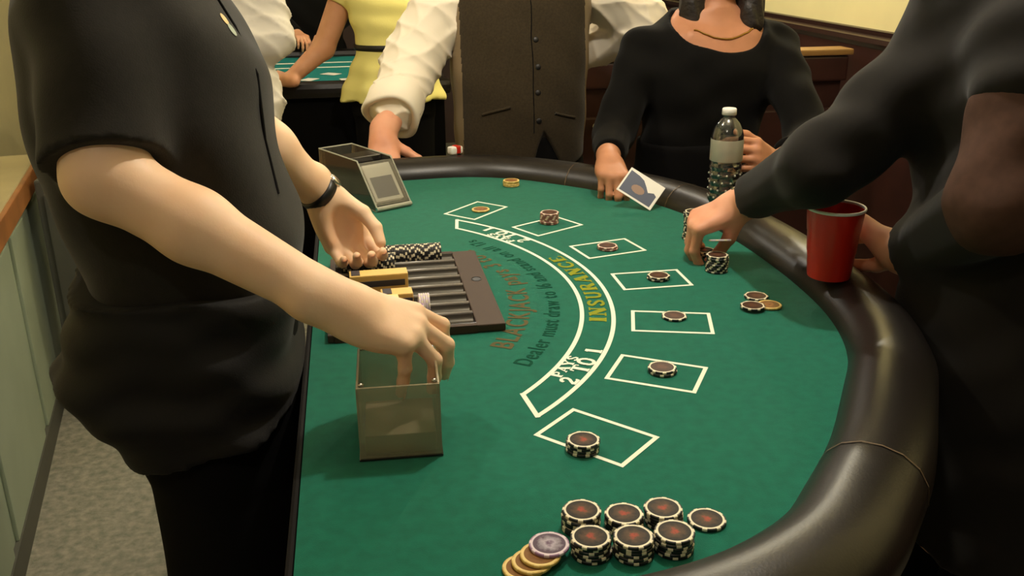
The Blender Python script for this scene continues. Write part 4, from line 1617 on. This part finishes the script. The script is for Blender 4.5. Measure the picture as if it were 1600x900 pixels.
fore = [cap(veR, A3(veR) * 0.55 + A3(vwR) * 0.45, 0.044, 0.042), cap(A3(veR) * 0.55 + A3(vwR) * 0.45, vwR, 0.042, 0.031)] + vhR
Vm.add(flesh('body', [(core, 0.010), (fore, 0.003)], 'skin_pink'))
before = set(bpy.data.objects)
face_parts(hP, hRm, 1.0, None)
hair_short(hP, hRm, 1.0, None)
nails(vt, None, 1.04)
for o in set(bpy.data.objects) - before:
    if o.parent is None:
        Vm.add(o)
cuff = A3(veR) * 0.20 + A3(vwR) * 0.80
cdir = nrm(A3(vwR) - A3(veR))
cuff0 = cuff - cdir * 0.062
sh_ = [loft([r_ for r_ in rowsV if r_[0] > 0.85], -0.004, k=0.03),
       cap(vsR, veR, 0.082, 0.080, k=0.04), cap(veR, cuff0, 0.080, 0.070, k=0.03, cut=[(cuff, cdir)]),
       cap(vsL, veL, 0.080, 0.078, k=0.04), cap(veL, A3(vwL), 0.076, 0.050, k=0.03),
       cap((0.49, 2.765, 1.42), (0.495, 2.75, 1.47), 0.068, 0.066, k=0.02)]
Vm.add(flesh('shirt', [(sh_, 0.005)], 'white_cotton', fold=creases(0.0085, (24, 14, 34, 0.5, 0.8), (-16, 30, 36, 1.2, 0.7), (44, -20, 26, 0.2, 0.5))))
# rolled cuff as a ring
u = nrm(np.cross(cdir, (0, 0, 1)))
v = np.cross(u, cdir)
cm = MB()
pth = []
for k in range(40):
    a = 2 * PI * k / 40
    e = u * math.cos(a) + v * math.sin(a)
    rr = 1 + 0.05 * math.sin(3 * a + 1)
    pth.append((cuff0 + e * 0.066 * rr + cdir * 0.006 * math.sin(2 * a), e, cdir))
cm.sweep(pth, [(-0.014, -0.030), (0.006, -0.036), (0.012, -0.030), (0.011, 0.0), (0.013, 0.040), (0.006, 0.047), (-0.002, 0.044), (-0.016, 0.020)], closed=True)
Vm.add(cm.build('rolled_cuff', 'white_cotton', None, True))
ve = [loft(rowsV, 0.014, k=0.02, zlo=0.845, cut=[((0.35, 2.6, 0.862), (-0.30, 0.0, -1)), ((0.62, 2.6, 0.852), (0.55, 0.0, -1))]),
      cap(vsR, A3(vsR) + (A3(veR) - A3(vsR)) * 0.9, 0.089, 0.089, k=0.004, mode='sub'),
      cap(vsL, A3(vsL) + (A3(veL) - A3(vsL)) * 0.9, 0.089, 0.089, k=0.004, mode='sub'),
      cap((0.535, 2.40, 0.81), (0.522, 2.40, 0.955), 0.062, 0.002, k=0.0, mode='sub'),
      cap((0.535, 2.56, 0.81), (0.522, 2.56, 0.955), 0.062, 0.002, k=0.0, mode='sub'),
      cap((0.535, 2.60, 0.81), (0.522, 2.60, 0.955), 0.062, 0.002, k=0.0, mode='sub')]
vo = flesh('vest', [(ve, 0.0055)], 'vest', fold=folds(0.0014, (30, 10, 40, 0, 1)))
two_tone(vo, 'satin', lambda c, n: c.y > 2.60 and (abs(c.x - 0.478) > 0.176 or n.y > 0.35))
Vm.add(vo)
vt_ = bvh(vo)
strip_on(vt_, [(0.492, 2.54, 0.95 + 0.045 * k) for k in range(10)], 'placket', 'black_trouser', Vm, 0.0016, -0.0003)
for z in (0.985, 1.065, 1.135, 1.215):
    c, n, i, d = vt_.find_nearest(Vector((0.506, 2.54, z)))
    b_ = MB().lathe([(0.0001, 0.003), (0.006, 0.003), (0.0078, 0.0015), (0.0078, 0.0)], n=16, closed=False)
    R_ = n.to_track_quat('Z', 'Y').to_matrix()
    b_.v = [tuple(R_ @ Vector(q) + c) for q in b_.v]
    Vm.add(b_.build('button', 'chip_black', None, True))
for s_, x0, x1 in ((-1, 0.335, 0.425), (1, 0.555, 0.640)):
    strip_on(vt_, [(x0 + (x1 - x0) * k / 5, 2.55, 1.005 + 0.004 * k * -s_) for k in range(6)], 'pocket_welt', 'vest', Vm, 0.004, 0.0008)
trs = [loft([(0.74, 0.475, 2.69, 0.172, 0.120), (0.95, 0.475, 2.69, 0.182, 0.124)], 0, k=0.04)]
for h, kn, an in zip(hipV, knV, anV):
    trs += [cap(h, kn, 0.096, 0.082, k=0.03), cap(kn, A3(an) + A3((0, 0, -0.05)), 0.082, 0.074, k=0.03)]
Vm.add(flesh('trousers', [(trs, 0.011)], 'black_trouser'))
shoes(Vm, anV, (0, -1))

# ------------------------------------------------------------------ 3. the woman in black
Wm = Person((0.93, 2.42, 0), 'person in black scoop neck top with thin necklace holding a bottle and a card')
rowsW = [(0.70, 0.93, 2.43, 0.165, 0.115), (0.82, 0.925, 2.42, 0.165, 0.115), (0.95, 0.92, 2.41, 0.150, 0.105), (1.05, 0.925, 2.41, 0.165, 0.115), (1.13, 0.93, 2.41, 0.178, 0.125),
         (1.20, 0.935, 2.42, 0.180, 0.110), (1.245, 0.94, 2.43, 0.160, 0.085), (1.285, 0.945, 2.435, 0.09, 0.065)]
wsR, weR, wwR = (0.752, 2.42, 1.185), (0.660, 2.335, 0.985), (0.582, 2.100, 0.972)
wsL, weL, wwL = (1.125, 2.42, 1.185), (1.105, 2.130, 0.975), (0.882, 1.862, 1.000)
whR, wtR = hand(wwR, (-0.10, -0.80, -0.22), (-0.05, -0.3, 0.95), 1, curl=[(48, 38, 18), (52, 36, 18), (54, 36, 18), (58, 36, 18)], spread=0.05, scale=0.94,
                thumb=((0.85, -0.55, 0.55), 16), wr=0.024)
whL, wtL = hand(wwL, (-0.78, -0.60, 0.42), (0.45, -0.75, 0.30), -1, curl=[(40, 42, 24), (42, 44, 26), (44, 46, 28), (46, 48, 30)], spread=0.07, scale=0.92,
                thumb=((0.85, -0.25, 0.55), 14), wr=0.024)
hd, hP, hRm = head((0.955, 2.40, 1.475), -PI / 2 - 0.15, 0.95)
core = [loft(rowsW, -0.010, k=0.03), cap((0.945, 2.435, 1.22), (0.952, 2.425, 1.40), 0.054, 0.050, k=0.035),
        cap((0.86, 2.355, 1.225), (0.93, 2.35, 1.21), 0.012, k=0.03), cap((1.02, 2.355, 1.225), (0.95, 2.35, 1.21), 0.012, k=0.03)] + hd
hipW = [(0.84, 2.43, 0.80), (1.01, 2.43, 0.80)]
knW = [(0.84, 2.42, 0.44), (1.01, 2.42, 0.44)]
anW = [(0.84, 2.45, 0.10), (1.01, 2.45, 0.10)]
core += legs_prims(hipW, knW, anW) + [cap(wsR, weR, 0.042, 0.036), cap(wsL, weL, 0.042, 0.036)]
a1 = [cap(weR, wwR, 0.038, 0.025)] + whR
a2 = [cap(weL, wwL, 0.038, 0.025)] + whL
wb = flesh('body', [(core, 0.008), (a1, 0.003), (a2, 0.003)], 'skin_tan')
Wm.add(wb)
before = set(bpy.data.objects)
face_parts(hP, hRm, 0.95, None)
hair_long(hP, hRm, 0.95, None, 'hair', 0.235)
nails(wtL, None, 0.92)
nails(wtR, None, 0.94)
for o in set(bpy.data.objects) - before:
    if o.parent is None:
        Wm.add(o)
sR1 = A3(weR) * 0.16 + A3(wwR) * 0.84
sL1 = A3(weL) * 0.42 + A3(wwL) * 0.58
top = [loft(rowsW, 0.006, k=0.03), cap(wsR, weR, 0.058, 0.052, k=0.03), cap(weR, sR1, 0.052, 0.038, k=0.03, cut=[(sR1, A3(wwR) - A3(weR))]),
       cap(wsL, weL, 0.058, 0.054, k=0.03), cap(weL, sL1, 0.054, 0.044, k=0.03, cut=[(sL1, A3(wwL) - A3(weL))]),
       ell((0.945, 2.355, 1.268), (0.132, 0.125, 0.088), k=0.008, mode='sub')]
Wm.add(flesh('top', [(top, 0.006)], 'black_jersey', fold=folds(0.0028, (30, 24, 40, 0.4, 1), (-26, 10, 66, 1.3, 0.6))))
tr2 = bvh(wb)
nk = []
for k in range(15):
    a = k / 14
    x = 0.862 + 0.172 * a
    z = 1.285 - 0.062 * math.sin(PI * a) ** 0.8
    c, n, i, d = tr2.find_nearest(Vector((x, 2.31, z)))
    nk.append(c + n * 0.002)
Wm.add(MB().tube(nk, 0.0024, 6).build('necklace', 'gold', None, True))
sk_ = [loft([(0.60, 0.925, 2.43, 0.18, 0.14), (0.70, 0.93, 2.43, 0.182, 0.14), (0.95, 0.92, 2.41, 0.168, 0.122)], 0, k=0.03)]
for h, kn, an in zip(hipW, knW, anW):
    sk_ += [cap(h, kn, 0.094, 0.074, k=0.03), cap(kn, A3(an) + A3((0, 0, -0.05)), 0.074, 0.068, k=0.03)]
Wm.add(flesh('trousers', [(sk_, 0.011)], 'black_trouser'))
shoes(Wm, anW, (0, -1))

# ------------------------------------------------------------------ 4. the man in black at the right
Rm = Person((0.94, 1.16, 0), 'person in dark shirt at right reaching over the armrest for chips, head out of frame')
rowsR = [(0.58, 0.925, 1.13, 0.128, 0.205), (0.70, 0.930, 1.14, 0.128, 0.200), (0.84, 0.935, 1.15, 0.122, 0.185), (0.95, 0.950, 1.17, 0.120, 0.168), (1.05, 0.965, 1.19, 0.128, 0.172), (1.15, 0.98, 1.205, 0.132, 0.178), (1.25, 0.975, 1.22, 0.130, 0.185),
         (1.33, 0.955, 1.24, 0.120, 0.178), (1.41, 0.935, 1.26, 0.095, 0.150), (1.46, 0.925, 1.265, 0.062, 0.08)]
rsR, reR, rwR = (0.898, 1.325, 1.285), (0.702, 1.310, 1.133), (0.683, 1.556, 1.006)
rsL, reL, rwL = (0.890, 1.105, 1.320), (0.812, 1.050, 1.130), (0.846, 1.300, 0.984)
rhR, rtR = hand(rwR, (-0.80, 0.10, -0.36), (-0.40, -0.10, 0.9), 1, curl=[(58, 30, 16), (60, 34, 18), (60, 36, 20), (58, 36, 20)], spread=0.06, scale=1.0,
                thumb=((0.62, -0.70, 0.10), 14), wr=0.0275)
rhL, rtL = hand(rwL, (-0.14, 0.95, 0.18), (0.70, 0.0, 0.70), -1, curl=[(38, 52, 30), (42, 54, 30), (46, 54, 30), (50, 52, 30)], spread=0.05, scale=1.0,
                thumb=((0.75, -0.5, 0.45), 20), wr=0.0275)
hd, hP, hRm = head((0.872, 1.285, 1.63), PI - 0.5)
hipR = [(0.935, 1.07, 0.86), (0.965, 1.25, 0.86)]
knR = [(0.925, 1.04, 0.47), (0.985, 1.27, 0.47)]
anR = [(0.94, 1.03, 0.10), (1.02, 1.28, 0.10)]
core = [loft(rowsR, -0.012, k=0.03), cap((0.93, 1.26, 1.41), (0.90, 1.27, 1.56), 0.058, 0.055, k=0.03)] + hd + legs_prims(hipR, knR, anR) + \
       [cap(rsR, reR, 0.048, 0.042), cap(rsL, reL, 0.048, 0.042)]
a1 = [cap(reR, rwR, 0.042, 0.0285)] + rhR
a2 = [cap(reL, rwL, 0.042, 0.0285)] + rhL
Rm.add(flesh('body', [(core, 0.010), (a1, 0.003), (a2, 0.003)], 'skin_pink'))
before = set(bpy.data.objects)
face_parts(hP, hRm, 1.0, None)
hair_short(hP, hRm, 1.0, None)
nails(rtR, None, 1.0)
nails(rtL, None, 1.0)
for o in set(bpy.data.objects) - before:
    if o.parent is None:
        Rm.add(o)
s1 = A3(reR) * 0.17 + A3(rwR) * 0.83
s2 = A3(reL) * 0.12 + A3(rwL) * 0.88
rs = [loft(rowsR, 0.008, k=0.03, zlo=0.60), cap(rsL, A3(rsL) * 0.80 + A3(reL) * 0.20, 0.088, 0.084, k=0.05), cap(rsR, reR, 0.080, 0.059, k=0.05), cap(reR, s1, 0.057, 0.042, k=0.03, cut=[(s1, A3(rwR) - A3(reR))]),
      cap((0.93, 1.26, 1.43), (0.92, 1.263, 1.48), 0.068, 0.066, k=0.02),
      cap(reL, s2, 0.062, 0.040, k=0.02, cut=[(s2, A3(rwL) - A3(reL))])]
Rm.add(flesh('shirt', [(rs, 0.0065)], 'charcoal_shirt', fold=folds(0.0032, (40, 26, 36, 0.4, 1), (-26, 44, 60, 1.3, 0.6))))
sl = [cap(rsL, reL, 0.078, 0.064, k=0.04)]
Rm.add(flesh('sleeve', [(sl, 0.0065)], 'brown_sleeve', fold=folds(0.0032, (40, 26, 36, 0.4, 1), (-26, 44, 60, 1.3, 0.6))))
trs = [loft([(0.78, 0.935, 1.15, 0.100, 0.155), (0.97, 0.950, 1.17, 0.104, 0.155)], 0, k=0.04)]
for h, kn, an in zip(hipR, knR, anR):
    trs += [cap(h, kn, 0.092, 0.084, k=0.03), cap(kn, A3(an) + A3((0, 0, -0.05)), 0.086, 0.076, k=0.03)]
Rm.add(flesh('trousers', [(trs, 0.011)], 'black_trouser'))
shoes(Rm, anR, (-1, 0.2))
ax = nrm(A3(rwR) - A3(reR))
cw = A3(rwR) + ax * 0.004
u = nrm(np.cross(ax, (0, 0, 1)))
v = np.cross(u, ax)
wv = MB()
pth = []
for k in range(28):
    a = 2 * PI * k / 28
    e = u * math.cos(a) + v * math.sin(a)
    pth.append((cw + e * 0.0305, e, ax))
wv.sweep(pth, [(-0.0006, -0.007), (0.0022, -0.007), (0.0030, 0), (0.0022, 0.007), (-0.0006, 0.007)], closed=True)
Rm.add(wv.build('wristwatch', 'strap', None, True))
e = nrm(v + A3((-0.2, -0.5, 0)))
wc = cw + e * 0.0315
Rw = Matrix(np.stack([nrm(np.cross(ax, e)), ax, e], 1).tolist())
cs = MB().lathe([(0.0001, 0.0055), (0.0105, 0.0055), (0.0125, 0.004), (0.013, 0.0), (0.012, -0.002)], n=24, closed=False)
cs.v = [tuple(Rw @ Vector(q) + Vector(wc)) for q in cs.v]
Rm.add(cs.build('watch_case', 'metal', None, True))
chip('white', (0.633, 1.522, 0.948), 'white edged poker chip held in the fingers of the reaching hand', None, True, R=(-0.31, 0.05, 0.0))

# ------------------------------------------------------------------ 5. the woman in yellow, farther back
Yw = Person((0.17, 4.12, 0), 'person in lemon yellow peplum top with black belt leaning on the background table')
rowsY = [(0.82, 0.17, 4.11, 0.225, 0.155), (0.90, 0.17, 4.11, 0.195, 0.140), (0.98, 0.17, 4.11, 0.160, 0.120), (1.04, 0.17, 4.11, 0.138, 0.105), (1.12, 0.17, 4.12, 0.155, 0.112), (1.22, 0.165, 4.14, 0.175, 0.115),
         (1.29, 0.165, 4.15, 0.165, 0.090), (1.33, 0.165, 4.16, 0.09, 0.065)]
ysL, yeL, ywL = (0.005, 4.20, 1.280), (-0.110, 4.185, 1.030), (-0.262, 4.130, 0.908)
ysR, yeR, ywR = (0.335, 4.17, 1.280), (0.40, 4.25, 1.05), (0.25, 4.38, 0.93)
yh1, yt1 = hand(ywL, (-0.75, 0.62, 0.12), (-0.2, -0.3, 0.9), -1, curl=[(30, 40, 25)] * 4, scale=0.95, wr=0.026)
yh2, yt2 = hand(ywR, (-0.6, 0.7, -0.2), (0, 0, 1), 1, curl=[(30, 40, 25)] * 4, scale=0.95)
hd, hP, hRm = head((0.15, 4.22, 1.52), PI / 2 + 0.4, 0.95)
hipY = [(0.09, 4.12, 0.84), (0.26, 4.12, 0.84)]
knY = [(0.09, 4.11, 0.46), (0.26, 4.11, 0.46)]
anY = [(0.09, 4.10, 0.10), (0.26, 4.10, 0.10)]
core = [loft([(0.8, 0.17, 4.12, 0.15, 0.11)] + [r_ for r_ in rowsY if r_[0] > 1.0], -0.012, k=0.03), cap((0.165, 4.16, 1.30), (0.155, 4.19, 1.44), 0.052, 0.050, k=0.03)] + hd + legs_prims(hipY, knY, anY)
a1 = [cap(ysL, yeL, 0.056, 0.046), cap(yeL, ywL, 0.046, 0.029)] + yh1
a2 = [cap(ysR, yeR, 0.052, 0.042), cap(yeR, ywR, 0.042, 0.028)] + yh2
Yw.add(flesh('body', [(core, 0.011), (a1, 0.004), (a2, 0.005)], 'skin_mid'))
before = set(bpy.data.objects)
face_parts(hP, hRm, 0.95, None)
hair_long(hP, hRm, 0.95, None, 'hair2', 0.12)
for o in set(bpy.data.objects) - before:
    if o.parent is None:
        Yw.add(o)
hm = A3(ysL) * 0.72 + A3(yeL) * 0.28
hm2 = A3(ysR) * 0.72 + A3(yeR) * 0.28
yt = [loft(rowsY, 0, k=0.02), cap(ysL, hm, 0.068, 0.068, k=0.03, cut=[(hm, A3(yeL) - A3(ysL))]), cap(ysR, hm2, 0.066, 0.066, k=0.03, cut=[(hm2, A3(yeR) - A3(ysR))])]


def ripple(X, Y, Z):
    a = np.arctan2(Y - 4.11, X - 0.17)
    return 0.006 * np.sin(a * 9) * np.clip((1.03 - Z) / 0.15, 0, 1) + 0.0025 * np.sin(70 * Z + 8 * X)


Yw.add(flesh('peplum_top', [(yt, 0.008)], 'yellow_knit', fold=ripple))
bl = MB()
bl.sweep([((0.17 + 0.148 * math.cos(a * PI / 24), 4.112 + 0.116 * math.sin(a * PI / 24), 1.040), (math.cos(a * PI / 24), math.sin(a * PI / 24), 0), (0, 0, 1)) for a in range(48)],
         [(-0.012, -0.012), (0.004, -0.012), (0.005, 0.0), (0.004, 0.012), (-0.012, 0.012)], closed=True)
Yw.add(bl.build('belt', 'belt', None, True))
trs = [loft([(0.76, 0.17, 4.115, 0.168, 0.122), (0.98, 0.17, 4.115, 0.150, 0.112)], 0, k=0.04)]
for h, kn, an in zip(hipY, knY, anY):
    trs += [cap(h, kn, 0.092, 0.078, k=0.03), cap(kn, A3(an) + A3((0, 0, -0.05)), 0.078, 0.07, k=0.03)]
Yw.add(flesh('trousers', [(trs, 0.012)], 'black_trouser'))
shoes(Yw, anY, (0, 1))

# ------------------------------------------------------------------ 6. the white shirt behind the dealer
Ws = Person((-0.45, 3.42, 0), 'person in loose white shirt mostly hidden behind the dealer')
rowsX = [(0.80, -0.450, 3.38, 0.15, 0.13), (0.84, -0.445, 3.38, 0.165, 0.13), (0.92, -0.430, 3.38, 0.195, 0.14), (1.0, -0.428, 3.40, 0.180, 0.13), (1.1, -0.455, 3.42, 0.17, 0.125), (1.25, -0.455, 3.43, 0.185, 0.125), (1.36, -0.455, 3.44, 0.165, 0.10), (1.42, -0.455, 3.44, 0.1, 0.07)]
xs1, xe1, xw1 = (-0.285, 3.44, 1.330), (-0.262, 3.385, 1.150), (-0.46, 3.26, 1.12)
xs2, xe2, xw2 = (-0.63, 3.43, 1.330), (-0.70, 3.40, 1.10), (-0.58, 3.22, 1.02)
xh1, _t = hand(xw1, (-0.9, -0.3, -0.1), (0, -0.4, 0.9), -1)
xh2, _t = hand(xw2, (0.6, -0.7, -0.2), (0, -0.4, 0.9), 1)
hd, hP, hRm = head((-0.46, 3.38, 1.60), -PI / 2 - 0.6)
hipX = [(-0.54, 3.40, 0.84), (-0.37, 3.40, 0.84)]
knX = [(-0.54, 3.39, 0.46), (-0.37, 3.39, 0.46)]
anX = [(-0.54, 3.40, 0.10), (-0.37, 3.40, 0.10)]
core = [loft(rowsX, -0.02, k=0.03), cap((-0.455, 3.44, 1.38), (-0.458, 3.41, 1.52), 0.058, 0.055, k=0.03)] + hd + legs_prims(hipX, knX, anX) + \
       [cap(xs1, xe1, 0.048, 0.042), cap(xe1, xw1, 0.042, 0.03), cap(xs2, xe2, 0.048, 0.042), cap(xe2, xw2, 0.042, 0.03)] + xh1 + xh2
Ws.add(flesh('body', [(core, 0.009)], 'skin_mid'))
before = set(bpy.data.objects)
face_parts(hP, hRm, 1.0, None)
hair_short(hP, hRm, 1.0, None)
for o in set(bpy.data.objects) - before:
    if o.parent is None:
        Ws.add(o)
ws_ = [loft(rowsX, 0.004, k=0.03), cap(xs1, xe1, 0.074, 0.078, k=0.03), cap(xe1, A3(xe1) * 0.3 + A3(xw1) * 0.7, 0.072, 0.05, k=0.03),
       cap(xs2, xe2, 0.074, 0.074, k=0.03), cap(xe2, A3(xe2) * 0.3 + A3(xw2) * 0.7, 0.07, 0.05, k=0.03)]
Ws.add(flesh('shirt', [(ws_, 0.008)], 'white_cotton2', fold=creases(0.010, (24, 14, 34, 0.9, 0.8), (-16, 30, 36, 0.2, 0.7))))
trs = [loft([(0.78, -0.455, 3.40, 0.155, 0.122), (0.98, -0.455, 3.40, 0.150, 0.115)], 0, k=0.04)]
for h, kn, an in zip(hipX, knX, anX):
    trs += [cap(h, kn, 0.094, 0.08, k=0.03), cap(kn, A3(an) + A3((0, 0, -0.05)), 0.08, 0.072, k=0.03)]
Ws.add(flesh('trousers', [(trs, 0.012)], 'black_trouser'))
shoes(Ws, anX, (-0.5, -0.8))

# ------------------------------------------------------------------ 7. the dark figure beyond the back table
Dk = Person((-0.2, 5.86, 0), 'person in black clothes standing behind the background table')
rowsK = [(0.80, -0.2, 5.86, 0.17, 0.125), (0.95, -0.2, 5.86, 0.165, 0.12), (1.1, -0.2, 5.85, 0.175, 0.125), (1.25, -0.2, 5.85, 0.195, 0.125), (1.36, -0.2, 5.86, 0.17, 0.10), (1.42, -0.2, 5.86, 0.10, 0.07)]
ks1, ke1, kw1 = (-0.385, 5.86, 1.33), (-0.42, 5.76, 1.08), (-0.29, 5.59, 0.965)
ks2, ke2, kw2 = (-0.015, 5.86, 1.33), (0.03, 5.76, 1.08), (-0.11, 5.55, 0.965)
kh1, _t = hand(kw1, (0.35, -0.85, -0.1), (0, 0.1, 1), 1, curl=[(35, 45, 25)] * 4)
kh2, _t = hand(kw2, (-0.5, -0.85, -0.1), (0, 0.1, 1), -1, curl=[(35, 45, 25)] * 4)
hd, hP, hRm = head((-0.2, 5.82, 1.61), -PI / 2)
hipK = [(-0.29, 5.86, 0.84), (-0.11, 5.86, 0.84)]
knK = [(-0.29, 5.86, 0.46), (-0.11, 5.86, 0.46)]
anK = [(-0.29, 5.87, 0.10), (-0.11, 5.87, 0.10)]
core = [loft(rowsK, -0.015, k=0.03), cap((-0.2, 5.86, 1.38), (-0.2, 5.84, 1.53), 0.058, 0.055, k=0.03)] + hd + legs_prims(hipK, knK, anK)
Dk.add(flesh('body', [(core, 0.012), ([cap(ke1, kw1, 0.04, 0.029)] + kh1, 0.005), ([cap(ke2, kw2, 0.04, 0.029)] + kh2, 0.005)], 'skin_mid'))
before = set(bpy.data.objects)
face_parts(hP, hRm, 1.0, None)
hair_short(hP, hRm, 1.0, None)
for o in set(bpy.data.objects) - before:
    if o.parent is None:
        Dk.add(o)
k1 = A3(ke1) * 0.12 + A3(kw1) * 0.88
k2 = A3(ke2) * 0.12 + A3(kw2) * 0.88
kt = [loft(rowsK, 0.004, k=0.03), cap(ks1, ke1, 0.066, 0.056, k=0.03), cap(ke1, k1, 0.056, 0.040, k=0.03), cap(ks2, ke2, 0.066, 0.056, k=0.03), cap(ke2, k2, 0.056, 0.040, k=0.03)]
Dk.add(flesh('shirt', [(kt, 0.010)], 'black_jersey', fold=folds(0.003, (30, 20, 40, 0, 1))))
trs = [loft([(0.76, -0.2, 5.86, 0.165, 0.125), (0.98, -0.2, 5.86, 0.160, 0.118)], 0, k=0.04)]
for h, kn, an in zip(hipK, knK, anK):
    trs += [cap(h, kn, 0.094, 0.08, k=0.03), cap(kn, A3(an) + A3((0, 0, -0.05)), 0.08, 0.072, k=0.03)]
Dk.add(flesh('trousers', [(trs, 0.013)], 'black_trouser'))
shoes(Dk, anK, (0, -1))
